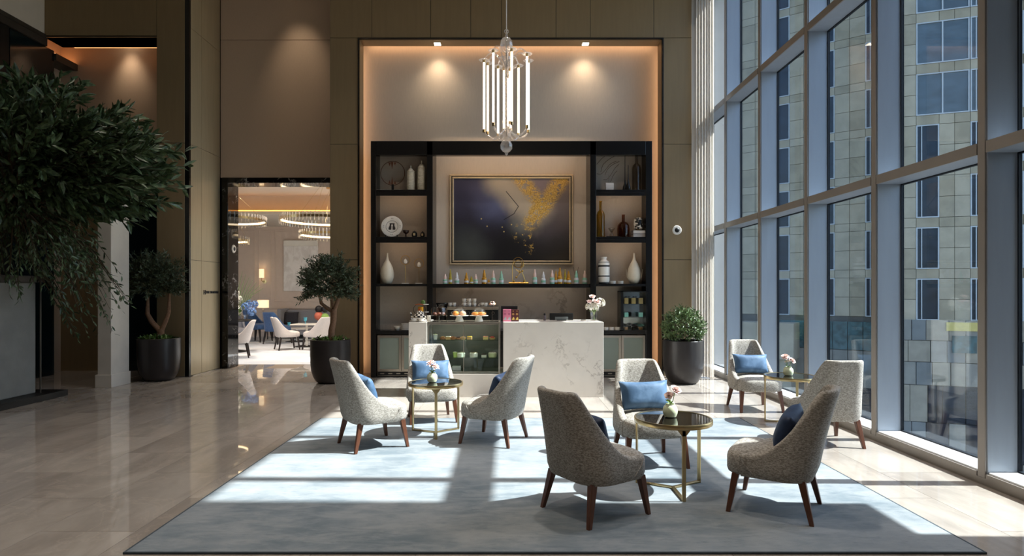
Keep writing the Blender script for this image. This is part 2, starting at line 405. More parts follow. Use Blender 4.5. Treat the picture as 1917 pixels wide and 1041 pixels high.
# ---- back wall of bronze panels with the lit niche
PR = .012
wb = MB()
X0, X1, NX0, NX1, NZ = -3.13, 3.25, WX(672, YW), WX(1240, YW), HZ(73, YW)
SL = .12                                                 # cove slot behind the reveal
for y0, y1, e in ((YW + PR, YN - .16, 0), (YN - .16, YN, SL)):
    wb.box(X0, NX0 - e, y0, y1, 0, CEIL).box(NX1 + e, X1, y0, y1, 0, CEIL).box(NX0 - e, NX1 + e, y0, y1, NZ + e, CEIL)
wb.box(X0, X1, YN, 11.3, 0, CEIL)
wall_back = struct(wb.build('wall_back', M['blackmat'], smooth=False))
def panel(parent, x0, x1, z0, z1, y, m, th=PR, name='panel'):
    g = .004
    return MB().box(x0 + g, x1 - g, y, y + th, z0 + g, z1 - g).build(name, m, parent, smooth=False, bevel=.003)
seams = [X0, WX(696, YW), WX(806, YW), WX(881, YW), WX(939, YW), WX(1041, YW), WX(1105, YW), WX(1224, YW), X1]
for a, b in zip(seams, seams[1:]): panel(wall_back, a, b, NZ + .02, CEIL, YW, M['bronze'])
for (a, b) in ((X0, NX0 - .015), (NX1 + .015, X1)):
    for z0, z1 in ((0, 2.05), (2.05, 4.09), (4.09, NZ + .02)): panel(wall_back, a, b, z0, z1, YW, M['bronze'])
# niche lining: back, cheeks, soffit with cove lip
MB().box(NX0 - SL, NX1 + SL, YN - .012, YN, 0, NZ + SL).build('niche_back', M['niche'], wall_back, smooth=False)
for a, b in ((NX0, NX0 + .012), (NX1 - .012, NX1)):
    MB().box(a, b, YW + .02, YN - .16, 0, NZ).build('niche_cheek', M['bronze'], wall_back, smooth=False)
MB().box(NX0, NX1, YW + .02, YN - .16, NZ - .012, NZ).build('niche_soffit', M['bronze'], wall_back, smooth=False)
for a, b in ((NX0 - SL + .01, NX0 - SL + .04), (NX1 + SL - .04, NX1 + SL - .01)):
    MB().box(a, b, YN - .158, YN - .13, .1, NZ - .06).build('cove_strip', M['cove'], wall_back, smooth=False)
MB().box(NX0 + .05, NX1 - .05, YN - .158, YN - .13, NZ + .05, NZ + .09).build('cove_strip', M['cove'], wall_back, smooth=False)
tr = MB(); t_ = .02
tr.box(NX0 - t_, NX0 + .004, YW - .012, YW + .1, 0, NZ + t_).box(NX1 - .004, NX1 + t_, YW - .012, YW + .1, 0, NZ + t_).box(NX0, NX1, YW - .012, YW + .1, NZ - .004, NZ + t_)
struct(tr.build('trim_1', M['black'], smooth=False))

# ---- recessed door wall, alcove side wall
YD, XA = 11.5, -5.57
FX0, FX1, FZ0, FZ1 = WX(417, YD), -2.4, HZ(343, YD), HZ(333, YD)
dw = MB().box(XA - .4, X0 + .4, YD + .02, YD + .1, FZ1, CEIL).box(XA - .2, FX0, YD + .02, YD + .4, 0, FZ1)
door_wall = struct(dw.build('wall_door', M['blackmat'], smooth=False))
panel(door_wall, XA, X0 + .3, FZ1, 6.37, YD, M['beige'], .02); panel(door_wall, XA, X0 + .3, 6.37, CEIL, YD, M['beige'], .02)
JX = WX(428, YD)
door_frame = struct(group_empty('door_1', (0, YD, 0)))
MB().box(FX0, JX, -.03, .42, 0, FZ1).build('jamb', M['black_marble'], door_frame, smooth=False, bevel=.004)
MB().box(-2.52, -2.4, -.03, .42, 0, FZ1).build('jamb', M['black_marble'], door_frame, smooth=False, bevel=.004)
MB().box(JX, -2.52, -.03, .42, FZ0, FZ1).build('lintel', M['black_marble'], door_frame, smooth=False, bevel=.004)
YC = 10.37
wa = struct(MB().box(XA - .5, XA - .015, YC + .05, YD + .3, 0, CEIL).build('wall_alcove', M['blackmat'], smooth=False))
ys = [YC + .06, 10.80, YD - .01]
for a, b in zip(ys, ys[1:]):
    for z0, z1 in ((.012, 2.05), (2.05, 4.09), (4.09, 6.13), (6.13, CEIL)):
        g = .003
        MB().box(XA - .015, XA, a + g, b - g, z0 + g, z1 - g).build('panel', M['bronze_light'], wa, smooth=False, bevel=.002)
struct(MB().box(XA - .02, XA + .012, YC + .1, YD - .05, 0, .012).build('baseboard_alcove', M['steel'], smooth=False))
# bronze pier left of the alcove and black shadow gap
CX0 = WX(293, YC)
pier = struct(MB().box(CX0, XA - .06, YC + .012, YC + .6, 0, CEIL).build('wall_pier', M['blackmat'], smooth=False))
for z0, z1 in ((0, 4.09), (4.09, CEIL)): panel(pier, CX0, XA - .075, z0, z1, YC, M['bronze'])
struct(MB().box(XA - .075, XA - .002, YC + .01, YC + .06, 0, CEIL).build('trim_2', M['black'], smooth=False))
# recess at far left
RZ = HZ(70, YC); YR = 11.15
rec = struct(MB().box(XL, CX0, YC + .012, YC + .43, RZ, CEIL).build('wall_recess', M['blackmat'], smooth=False))
panel(rec, XL, CX0, RZ + .03, CEIL, YC, M['bronze'])
MB().box(XL, CX0, YC, YC + .43, RZ - .0, RZ + .012).build('soffit', M['bronze'], rec, smooth=False)
MB().box(XL - .4, CX0 + .3, YR, YR + .1, 3.3, CEIL).build('recess_back', M['beige'], rec, smooth=False)
MB().box(XL - .4, WX(185, YR), YR, YR + .1, 0, 3.3).build('panelling', M['bronze'], rec, smooth=False)
MB().box(WX(185, YR), CX0 + .3, YR + .02, YR + .1, 0, 3.3).build('dark_glass', M['teal_dark'], rec, smooth=False)
MB().box(XL + .15, CX0 - .02, YC + .5, YC + .53, RZ + .03, RZ + .05).build('cove_strip', M['cove_dim'], rec, smooth=False)
MB().box(XL - .3, XL + .02, 10.62, YR, HZ(112, 10.6), HZ(99, 10.6)).build('ledge', M['trimdark'], rec, smooth=False)
MB().box(XL - .3, XL - .02, 10.66, YR - .02, HZ(99, 10.6) + .002, HZ(99, 10.6) + .02).build('ledge_light', M['cove_dim'], rec, smooth=False)
MB().box(XL - .3, CX0, YC + .4, YR, RZ + .3, RZ + .34).build('recess_top', M['beige'], rec, smooth=False)
MB().box(XL - .45, XL - .3, 10.3, YR + .1, 0, CEIL).build('side_return', M['beige'], rec, smooth=False)
# left side wall
wl = struct(MB().box(XL - .3, XL, -3.2, YC + .02, 5.99, CEIL).build('wall_left', M['plaster'], smooth=False))
MB().box(XL - .3, XL + .03, -3.2, YC + .05, 5.92, 5.99).build('ledge', M['trimdark'], wl, smooth=False)
MB().box(XL - .3, XL + .015, -3.2, YC + .05, 5.80, 5.92).build('fascia', M['trimdark'], wl, smooth=False)
MB().box(XL - .3, XL - .02, 9.68, 10.62, 0, 5.80).build('glass_panel', M['teal_dark'], wl, smooth=False)
MB().box(XL - .3, XL - .02, -3.2, 9.66, 0, 5.80).build('glass_panel', M['blackmat'], wl, smooth=False)
struct(MB().box(-9.2, 4.3, -3.4, -3.2, 0, CEIL).build('wall_front', M['plaster'], smooth=False))
# square pillar
pl = struct(MB().box(-6.36, -6.15, 9.2, 9.64, 0, 3.35).build('wall_pillar', M['pillar'], smooth=False, bevel=.006))
MB().box(-6.39, -6.135, 9.185, 9.655, 0, .2).build('plinth', M['pillar'], pl, smooth=False, bevel=.005)

# ---- curtain wall (right)
WXI, WXO, P0Y, PITCH = 3.69, 3.935, 4.62, 1.36
wr = struct(MB().box(WXI, WXO + .2, -3.2, 11.6, -.1, .05).build('wall_right', M['mull_tan'], smooth=False))
mull_me = MB().box(WXI + .015, WXO + .03, -.045, .045, .05, CEIL).mesh('mullion', M['mull_white'], smooth=False)
cap_me = MB().box(WXI, WXI + .015, -.036, .036, .05, CEIL).mesh('mullion_cap', M['mull_tan'], smooth=False)
for k in range(-5, 6):
    mu = link('mullion', mull_me, wr, (0, P0Y + PITCH * k, 0), bevel=.004); link('mullion_cap', cap_me, mu, bevel=.003)
TZ = (2.615, 4.745, 7.30)
n = 0
for k in range(-5, 5):
    y0 = P0Y + PITCH * k + .045; y1 = P0Y + PITCH * (k + 1) - .045; n += 1
    w = group_empty('window_%d' % n, (0, 0, 0))
    zs = [.10] + list(TZ)
    MB().box(WXI + .02, WXO + .03, y0, y1, .05, .10).build('sill', M['sill'], w, smooth=False, bevel=.006)
    MB().box(WXI, WXI + .02, y0, y1, .05, .085).build('sill_cap', M['mull_tan'], w, smooth=False)
    for z in TZ:
        t = MB().box(WXI + .016, WXO, y0, y1, z - .045, z + .045).build('transom', M['mull_white'], w, smooth=False)
        MB().box(WXI, WXI + .016, y0, y1, z - .045, z + .045).build('transom_cap', M['mull_tan'], t, smooth=False)
    for a, b in zip(zs, zs[1:]):
        a += .0 if a < 1 else .045; b -= .045
        MB().box(WXO + .012, WXO + .024, y0 + .012, y1 - .012, a + .012, b - .012).build('pane', M['pane'], w, smooth=False)
        g = MB().box(WXO, WXO + .028, y0, y0 + .012, a, b).box(WXO, WXO + .028, y1 - .012, y1, a, b).box(WXO, WXO + .028, y0 + .012, y1 - .012, a, a + .012).box(WXO, WXO + .028, y0 + .012, y1 - .012, b - .012, b)
        g.build('gasket', M['gasket'], w, smooth=False)
struct(MB().box(X1, WXO + .3, 11.5, 11.7, 0, CEIL).build('wall_corner', M['plaster'], smooth=False))
struct(MB().box(WXI, WXO + .3, -3.2, 11.6, 7.345, CEIL + .2).build('trim_head', M['mull_white'], smooth=False))

# ---- sheer curtain gathered in the corner
NU, NV = 150, 14
cu = MB(); vs = []
for j in range(NV + 1):
    tz = j / NV; z = .015 + tz * 7.31
    for i in range(NU + 1):
        u = i / NU; a = .9 + .1 * tz
        x = 3.285 + u * .27; y = 10.33 - u * .12
        w = math.sin(u * 2 * math.pi * 6.5 + .5 * math.sin(tz * 3 + u * 5)) * (.055 - .01 * tz) + .012 * math.sin(u * 71 + tz * 2)
        vs.append((x + w * .35, y + w, z))
cu.add(vs, [(j * (NU + 1) + i, j * (NU + 1) + i + 1, (j + 1) * (NU + 1) + i + 1, (j + 1) * (NU + 1) + i) for j in range(NV) for i in range(NU)])
tag(cu.build('sheer_curtain', M['curtain'], angle=180), 'tall white sheer curtain gathered in the corner beside the glass wall', 'curtain')
tag(MB().tube([(3.26, 10.33, 7.355), (3.6, 10.2, 7.355)], .012).build('curtain_rail', M['steel']), 'short metal rail carrying the white sheer curtain near the ceiling', 'curtain rail')

# ---- downlights (fixtures with their spots)
def downlight(x, y, z, power, ang, blend, label, c=(1, .80, .58), r=.055, tilt=0.0, group='recessed ceiling downlights'):
    d = thing('downlight', label, 'downlight', (x, y, z), 0, group)
    MB().box(-r - .015, r + .015, -r - .015, r + .015, -.008, 0).build('trim_ring', M['steel'], d, smooth=False)
    MB().box(-r, r, -r, r, -.012, -.008).build('lens', M['down'], d, smooth=False)
    l = bpy.data.lights.new('downlight_spot', 'SPOT'); l.energy = power; l.color = c; l.spot_size = R(ang); l.spot_blend = blend; l.shadow_soft_size = .12
    o = bpy.data.objects.new('downlight_spot', l); col.objects.link(o); o.parent = d; o.location = (0, 0, -.03); o.rotation_euler = (R(tilt), 0, 0)
    return d
downlight(WX(819, 10.62), 10.62, NZ - .012, 36, 110, 1.0, 'square downlight in the niche soffit left of the chandelier', tilt=14)
downlight(WX(1096, 10.62), 10.62, NZ - .012, 36, 110, 1.0, 'square downlight in the niche soffit right of the chandelier', tilt=14)

k = 0
for x in (-6.2, -3.1, 0.4):
    for y in (1.6, 4.4, 7.6):
        downlight(x, y, CEIL - .001, (130, 190, 420)[k // 3], 110, 1, 'recessed lobby ceiling downlight, %s row, %s' % (('nearest', 'middle', 'farthest')[k % 3], ('left', 'centre', 'right')[k // 3]), (1, .90, .79), group='lobby ceiling downlights'); k += 1

# ---- rug
RX0, RX1, RY0, RY1 = -2.19, 2.73, 3.375, 6.95
rg = thing('area_rug', 'large grey blue streaked area rug under the lounge chairs', 'rug', (0, 0, 0))
MB().box(RX0 + .012, RX1 - .012, RY0 + .012, RY1 - .012, 0.001, .012).build('pile', M['rug'], rg, smooth=False)
b_ = MB().box(RX0, RX0 + .012, RY0, RY1, .001, .0125).box(RX1 - .012, RX1, RY0, RY1, .001, .0125).box(RX0 + .012, RX1 - .012, RY0, RY0 + .012, .001, .0125).box(RX0 + .012, RX1 - .012, RY1 - .012, RY1, .001, .0125)
b_.build('binding', M['rug_edge'], rg, smooth=False)
RUG = .012

# ================================================================== LOUNGE CHAIRS
def smooth01(t): t = max(0., min(1., t)); return t * t * (3 - 2 * t)
def shell_path(n=56):
    """U-shaped plan from left front end round the back to the right front end."""
    a, yf, yr, rc = .292, -.17, .262, .19
    pts = []
    L1 = yr - rc - yf; arc = rc * math.pi / 2; L2 = 2 * (a - rc); tot = 2 * L1 + 2 * arc + L2
    for i in range(n + 1):
        s = tot * i / n
        if s < L1: p = (-a, yf + s); nn = (-1, 0)
        elif s < L1 + arc:
            w = (s - L1) / rc; p = (-a + rc - rc * math.cos(w), yr - rc + rc * math.sin(w)); nn = (-math.cos(w), math.sin(w))
        elif s < L1 + arc + L2: p = (-a + rc + (s - L1 - arc), yr); nn = (0, 1)
        elif s < L1 + 2 * arc + L2:
            w = (s - L1 - arc - L2) / rc; p = (a - rc + rc * math.sin(w), yr - rc + rc * math.cos(w)); nn = (math.sin(w), math.cos(w))
        else: p = (a, yr - rc - (s - L1 - 2 * arc - L2)); nn = (1, 0)
        pts.append((p, nn))
    return pts
def make_chair(name, label, up, legm, group, zb=.255, ztop=.855, seat_z=.385, leg_splay=1.0):
    t = thing(name, label, 'chair', (0, 0, 0), 0, group)
    path = shell_path(); n = len(path); rows = []
    for (p, nn) in path:
        y = p[1]
        k = max(0., (y + .17) / .35); e_ = .07
        g_ = -e_ * math.log(math.exp(-k ** 2.8 / e_) + math.exp(-1 / e_)) + e_ * math.log(1 + math.exp(-1 / e_)); k = min(1., k)
        h = seat_z + .018 + (ztop - seat_z - .018) * min(1., g_)
        if y > .2: h -= .012 * 0
        th = .055 + .02 * (1 - k)
        colv = []
        def pt(z, off):
            q = (z - zb) / (ztop - zb); q = max(0, q)
            sx = 1 - .255 * q ** 1.15
            under = .018 * max(0, 1 - q / .12) ** 2
            lean = .135 * q ** 1.25
            ox = p[0] - nn[0] * (off + under); oy = p[1] - nn[1] * (off + under)
            return (ox * sx, oy + lean * smooth01((oy + .2) / .4), z)
        N = 11
        colv.append(pt(zb, .06))
        for i in range(N): colv.append(pt(zb + (h - .02 - zb) * i / (N - 1), 0))
        colv.append(pt(h - .006, .008)); colv.append(pt(h, th * .5)); colv.append(pt(h - .006, th - .008))
        zin = seat_z - .03
        for i in range(8): colv.append(pt(h - .02 + (zin - h + .02) * i / 7, th))
        rows.append(colv)
    m = len(rows[0]); vs = [v for r in rows for v in r]
    fs = [(i * m + j, (i + 1) * m + j, (i + 1) * m + j + 1, i * m + j + 1) for i in range(n - 1) for j in range(m - 1)]
    fs += [tuple(range(m)), tuple((n - 1) * m + j for j in range(m - 1, -1, -1))]
    MB().add(vs, fs).build('backrest', up, t, angle=60)
    # seat cushion: rounded outline with a domed top
    out = []
    for i in range(48):
        w = 2 * math.pi * i / 48; c, s = math.cos(w), math.sin(w)
        e = .42
        x = .288 * math.copysign(abs(c) ** e, c); y = math.copysign(abs(s) ** (.62 if s < 0 else .42), s)
        y = -.015 + (y * .272 if y < 0 else y * .23)
        if y > -.17: x *= 1 - .19 * smooth01((y + .17) / .06)
        out.append((x, y))
    prof = [(.90, zb), (.975, zb + .008), (1.0, zb + .03), (1.0, seat_z - .03), (.985, seat_z - .008), (.95, seat_z + .010), (.85, seat_z + .026), (.6, seat_z + .04), (.3, seat_z + .046), (.02, seat_z + .047)]
    vs = []
    for k, z in prof:
        for (x, y) in out: vs.append((x * k, -.03 + (y + .03) * k, z))
    q = len(out)
    fs = [(i * q + j, i * q + (j + 1) % q, (i + 1) * q + (j + 1) % q, (i + 1) * q + j) for i in range(len(prof) - 1) for j in range(q)]
    fs += [tuple(range(q - 1, -1, -1)), tuple((len(prof) - 1) * q + j for j in range(q))]
    st = MB().add(vs, fs).build('seat', up, t, angle=70)
    for sx in (-1, 1):                                      # slanting side seams where the shell meets the seat
        MB().tube([(sx * .293, -.171, seat_z + .006), (sx * .296, -.155, seat_z - .03), (sx * .294, -.09, zb + .03)], .0035, 6).build('seam', up, st)
    for sx in (-1, 1):
        for fx, fy, tx, ty in ((.262, -.252, .235, -.205), (.236, .252, .2, .19)):
            a, b = .0135, .024; zt = zb + .012
            bot = [(sx * fx + dx * a, fy + dy * a, 0) for dx, dy in ((-1, -1), (1, -1), (1, 1), (-1, 1))]
            top = [(sx * tx + dx * b, ty + dy * b, zt) for dx, dy in ((-1, -1), (1, -1), (1, 1), (-1, 1))]
            MB().hexa(bot, top).build('leg', legm, t, smooth=False, bevel=.003)
    return t
def heading(fx, fy): return math.atan2(fx, -fy)              # chair faces local -Y
GRP = 'tweed lounge chairs around the low tables'
chairs = [
    (-1.31, 5.748, .83, .56, 'tweed lounge chair with back to camera, far left edge of the rug', RUG),
    (-.885, 6.897, .249, -.969, 'tweed lounge chair facing forward in front of pastry case, blue cushion', 0),
    (-.128, 5.926, -.916, .40, 'tweed lounge chair facing left, right of the leftmost round table', RUG),
    (.584, 4.031, .826, .563, 'nearest tweed lounge chair in shade, back turned, left of central brass table', RUG),
    (1.23, 5.196, .10, -.995, 'tweed lounge chair with bright blue cushion behind the central brass table', RUG),
    (1.845, 4.088, -.837, .547, 'shaded tweed lounge chair facing left with blue cushion on front right of rug', RUG),
    (3.137, 7.56, .02, -1.0, 'tweed lounge chair facing forward beside the window, farthest from camera', 0),
    (3.15, 5.885, -.03, 1.0, 'tweed lounge chair seen squarely from behind, next to the window mullions', 0)]
ch0 = None
for i, (x, y, fx, fy, lab, z) in enumerate(chairs):
    if ch0 is None:
        ch0 = make_chair('lounge_chair', lab, M['tweed'], M['walnut'], GRP); ch0.location = (x, y, z); ch0.rotation_euler = (0, 0, heading(fx, fy))
    else: dup(ch0, (x, y, z), heading(fx, fy), lab)

def cushion_mesh(w=.215, h=.125, th=.062, mt=None):
    NX, NY = 18, 12; m = MB(); vs = []
    for side in (1, -1):
        for j in range(NY + 1):
            for i in range(NX + 1):
                u = -1 + 2 * i / NX; v = -1 + 2 * j / NY
                b = (max(0, 1 - u ** 4) * max(0, 1 - v ** 4)) ** .55
                x = u * w * (1 - .07 * (1 - v * v)); z = v * h * (1 - .10 * (1 - u * u))
                vs.append((x, -side * (b * th + .002 * (abs(u) < 1 and abs(v) < 1)), z))
    n = (NX + 1) * (NY + 1)
    for s in (0, 1):
        for j in range(NY):
            for i in range(NX):
                a = s * n + j * (NX + 1) + i; f = (a, a + 1, a + NX + 2, a + NX + 1); m.f.append(f if s == 0 else f[::-1])
    m.v = vs
    me = m.mesh('cushion', mt, angle=180)
    bm = bmesh.new(); bm.from_mesh(me); bmesh.ops.remove_doubles(bm, verts=bm.verts, dist=.0005); bm.to_mesh(me); bm.free(); me.shade_smooth()
    return me
cm = cushion_mesh(.225, .13, .066, M['velvet']); cmd = cushion_mesh(.225, .13, .066, M['velvet_shaded'])
clabels = {0: 'blue velvet cushion on the chair at the left edge of the rug', 1: 'bright blue velvet cushion on chair in front of the pastry case', 2: 'shaded blue cushion on the chair facing left beside the leftmost table',
           3: 'half-hidden shaded blue cushion on nearest chair left of the central brass table', 4: 'bright blue satin cushion on chair behind the central brass table', 5: 'shaded blue velvet cushion on the chair at front right', 6: 'blue velvet cushion on the farthest chair beside the window'}
for i, lab in clabels.items():
    x, y, fx, fy, _, z = chairs[i]; a = heading(fx, fy)
    o = link('lumbar_cushion', cmd if i in (2, 3, 5) else cm); tag(o, lab, 'cushion', 'velvet lumbar cushions')
    off = Vector((0, .085, .562)); off.rotate(Euler((0, 0, a)))
    o.location = Vector((x, y, z)) + off; o.rotation_euler = (R(-20), R((-2, 1, 3, -3, -1, 4, 1)[i]), a)

# ================================================================== BRASS TABLES
def make_table(label, group):
    t = thing('side_table', label, 'table', (0, 0, 0), 0, group); r, h = .285, .535
    prof = [(r - .012, h - .034), (r, h - .034), (r + .002, h - .03), (r + .002, h - .004), (r, h), (r - .012, h), (r - .012, h - .034)]
    MB().lathe(prof, 64, cap0=False, cap1=False).build('rim', M['brass'], t)
    MB().lathe([(.001, h - .016), (r - .012, h - .016), (r - .012, h - .003), (.001, h - .003)], 64, cap0=False, cap1=False).build('glass_top', M['blackglass'], t)
    for k in range(3):
        a = 2 * math.pi * k / 3; m = Matrix.Rotation(a, 4, 'Z')
        l = MB().box(r - .012, r, -.014, .014, 0, h - .034, m)
        top = [m @ Vector(p) for p in ((r - .012, -.045, h - .034), (r, -.045, h - .034), (r, .045, h - .034), (r - .012, .045, h - .034))]
        mid = [m @ Vector(p) for p in ((r - .012, -.014, h - .075), (r, -.014, h - .075), (r, .014, h - .075), (r - .012, .014, h - .075))]
        l.hexa(mid, top); l.build('leg', M['brass'], t, smooth=False, bevel=.002)
        MB().box(.0, r - .012, -.012, .012, .002, .016, m).build('stretcher', M['brass'], t, smooth=False, bevel=.002)
    return t
tables = [(-.752, 6.224, math.atan2(-.282, .036), 'low round brass table with black glass top, leftmost of three', RUG),
          (1.248, 4.472, math.atan2(-.28, 0.0), 'low round brass table with black glass top at centre of rug', RUG),
          (3.24, 6.78, math.atan2(.043, -.256), 'low round brass table with black glass top beside the window', 0)]
tb0 = None
for x, y, a, lab, z in tables:
    if tb0 is None:
        tb0 = make_table(lab, 'low round brass tables'); tb0.location = (x, y, z); tb0.rotation_euler = (0, 0, a)
    else: dup(tb0, (x, y, z), a, lab)

def petals(mb, c, n, r, up, rnd, wid=.7, tilt0=.25, tilt1=1.3):
    c = Vector(c); up = Vector(up).normalized(); ax = up.orthogonal().normalized(); ay = up.cross(ax)
    for i in range(n):
        f = (i + .5) / n; a = i * 2.39996 + rnd.uniform(-.2, .2); tl = tilt0 + (tilt1 - tilt0) * f ** .8
        d = ax * math.cos(a) + ay * math.sin(a); s = up.cross(d); L = r * (.55 + .5 * f)
        p0 = c + up * (r * .1 * (1 - f)); ptip = p0 + (d * math.sin(tl) + up * math.cos(tl)) * L
        mid = p0 + (d * math.sin(tl * .8) + up * math.cos(tl * .8)) * L * .6; w = L * wid * .5
        bowl = (d * math.cos(tl) - up * math.sin(tl)) * L * .12
        mb.add([p0, mid - s * w - bowl * .5, mid + bowl, mid + s * w - bowl * .5, ptip - s * w * .45, ptip + s * w * .45, ptip + d * L * .04], [(0, 1, 2), (0, 2, 3), (1, 4, 6, 2), (2, 6, 5, 3)])
    return mb
def leafq(mb, p, d, nrm, L, w, bend=.15):
    p = Vector(p); d = Vector(d).normalized(); s = d.cross(Vector(nrm))
    s = s.normalized() if s.length > 1e-4 else d.orthogonal().normalized(); up = s.cross(d)
    mb.add([p, p + d * L * .4 - s * w * .5 + up * L * bend * .5, p + d * L * .42 + up * L * bend * .3, p + d * L * .4 + s * w * .5 + up * L * bend * .5, p + d * L - up * L * bend * .3], [(0, 1, 2), (0, 2, 3), (1, 4, 2), (2, 4, 3)])
    return mb
def leaf8(mb, p, d, nrm, L, w, bend=.15):
    p = Vector(p); d = Vector(d).normalized(); s = d.cross(Vector(nrm))
    s = s.normalized() if s.length > 1e-4 else d.orthogonal().normalized(); up = s.cross(d)
    def q(t, k): return p + d * L * t + s * w * k + up * L * bend * (abs(k) * .5 + .9 * t * (1 - t) - .3 * t)
    mb.add([q(0, 0), q(.22, -.34), q(.22, 0), q(.22, .34), q(.55, -.5), q(.55, 0), q(.55, .5), q(.82, -.28), q(.82, .28), q(1, 0)],
           [(0, 1, 2), (0, 2, 3), (1, 4, 5, 2), (2, 5, 6, 3), (4, 7, 5), (5, 7, 9), (5, 9, 8), (5, 8, 6)])
    return mb
rnd = random.Random(3)
def make_vase(x, y, z, label, kind):
    t = thing('flower_vase', label, 'vase', (x, y, z), rnd.uniform(0, 6), 'celadon bud vases on the low tables')
    prof = [(.028, 0), (.045, .006), (.054, .03), (.056, .05), (.051, .075), (.038, .09), (.033, .095), (.035, .101), (.030, .101), (.028, .095), (.028, .08)]
    MB().lathe(prof, 28).build('vase_body', M['celadon'], t)
    t.rotation_euler = (0, 0, 0)
    blooms = [((-.012, -.01, .19), .048, (-.2, -.4, 1)), ((.032, -.012, .158), .042, (.6, -.5, .9)), ((.004, .02, .15), .036, (.1, .5, 1))] if kind == 0 else \
             [((.035, -.01, .20), .044, (.3, -.5, .8)), ((-.012, -.012, .158), .036, (-.4, -.6, .9)), ((.01, .022, .15), .032, (.0, .6, 1))] if kind == 1 else \
             [((-.035, -.0, .205), .044, (-.3, -.5, .8)), ((.03, -.012, .165), .044, (.4, -.6, .8)), ((.0, .02, .15), .030, (.0, .6, 1))]
    for (c, r, u) in blooms:
        b = petals(MB(), c, 22 if kind == 0 else 34, r * 1.2 if kind == 0 else r * 1.05, u, rnd, .55 if kind == 0 else 1.1, .15 if kind == 0 else .05, 1.55 if kind == 0 else 1.35).build('bloom', M['petal_pink'], t)
        MB().tube([(0, 0, .09), (c[0] * .5, c[1] * .5, .12), c], .003, 5).build('stem', M['stem'], b)
    for i in range(5):
        a = rnd.uniform(0, 6.28); leafq(lf := MB(), (0, 0, .1), (math.cos(a), math.sin(a), .7), (0, 0, 1), .055, .03); lf.build('leaf', M['stem'], t)
make_vase(-.79, 6.22, RUG + .533, 'small celadon vase with pale pink petals on the leftmost low table', 0)
make_vase(1.235, 4.50, RUG + .533, 'small celadon vase with a pink rose on the central low table', 1)
make_vase(3.22, 6.80, .533, 'small celadon vase with two pink roses on table beside window', 2)

# ================================================================== CHANDELIER
CY = 7.0; CXC = WX(948, CY)
def cz(py): return HZ(py, CY)
chd = thing('chandelier', 'tall glass chandelier with glowing vertical tubes hanging from the ceiling', 'chandelier', (CXC, CY, 0))
MB().tube([(0, 0, CEIL), (0, 0, cz(64))], .006, 8).build('cord', M['white'], chd)
MB().lathe([(.001, CEIL - .03), (.07, CEIL - .03), (.08, CEIL - .001), (.001, CEIL - .001)], 24, cap0=False, cap1=False).build('ceiling_rose', M['steel'], chd)
MB().torus((0, 0, cz(59)), .022, .006, 20, 8, 'y').build('hook_ring', M['chandelier_glass'], chd)
def z2(p): return cz(p)
segs = [(.01, 64), (.012, 69), (.045, 72), (.068, 77), (.075, 84), (.068, 91), (.045, 96), (.014, 99), (.012, 104), (.05, 107), (.05, 112), (.014, 114), (.012, 128), (.04, 132), (.04, 136), (.012, 139)]
MB().lathe([(r, z2(p)) for r, p in reversed(segs)], 24).build('upper_stem', M['chandelier_glass'], chd)
segs = [(.012, 139), (.032, 146), (.044, 152), (.032, 158), (.014, 162), (.024, 168), (.014, 175), (.01, 184), (.02, 187), (.014, 190), (.026, 196), (.016, 200), (.036, 206), (.042, 211), (.03, 217), (.012, 221)]
MB().lathe([(r, z2(p)) for r, p in reversed(segs)], 24).build('bead_column', M['chandelier_glass'], chd)
segs = [(.012, 221), (.05, 226), (.05, 230), (.016, 233), (.016, 244), (.06, 248), (.05, 254), (.03, 260), (.05, 264), (.072, 272), (.066, 279), (.04, 284), (.014, 286), (.02, 288), (.012, 290), (.004, 292)]
MB().lathe([(r, z2(p)) for r, p in reversed(segs)], 24).build('lower_bowl', M['chandelier_glass'], chd)
MB().tube([(0, 0, z2(255)), (0, 0, z2(70))], .007, 8).build('rod', M['steel'], chd)
for k, a in enumerate(R(q) for q in (168, -123, -77, -28, 15, 57, 72, 112, 100, 146)):
    rr = .272 if k not in (6, 8) else .17
    ct, st_ = math.cos(a), math.sin(a); zt = z2(114) + (-.05 if k in (6, 8) else .0); zb_ = z2(240) + (.04 if k in (6, 8) else 0)
    tb = MB().tube([(rr * ct, rr * st_, zb_), (rr * ct, rr * st_, zt)], .0125, 12).build('light_tube', M['tube_light'], chd)
    for z0, z1 in ((zt, zt + .035), (zb_ - .035, zb_)): MB().tube([(rr * ct, rr * st_, z0), (rr * ct, rr * st_, z1)], .018, 12).build('ferrule', M['brass'], tb)
    MB().lathe([(.018, 0), (.05, -.012), (.062, -.004), (.05, -.002), (.018, .012)], 16, (rr * ct, rr * st_, zt + .035)).build('drip_dish', M['chandelier_glass'], tb)
    up = []; dn = []
    for i in range(11):
        q = i / 10; x = .03 + (rr - .03) * q
        up.append((x * ct, x * st_, zt + .035 + .10 * math.sin(q * math.pi) * (1 if q > .0 else 0) - .12 * (1 - q) ** 2))
        dn.append((x * ct, x * st_, zb_ - .035 - .085 * math.sin(q * math.pi) + .03 * (1 - q)))
    MB().tube(up, .009, 8).build('upper_arm', M['chandelier_glass'], chd)
    MB().tube(dn, .010, 8).build('lower_arm', M['chandelier_glass'], chd)
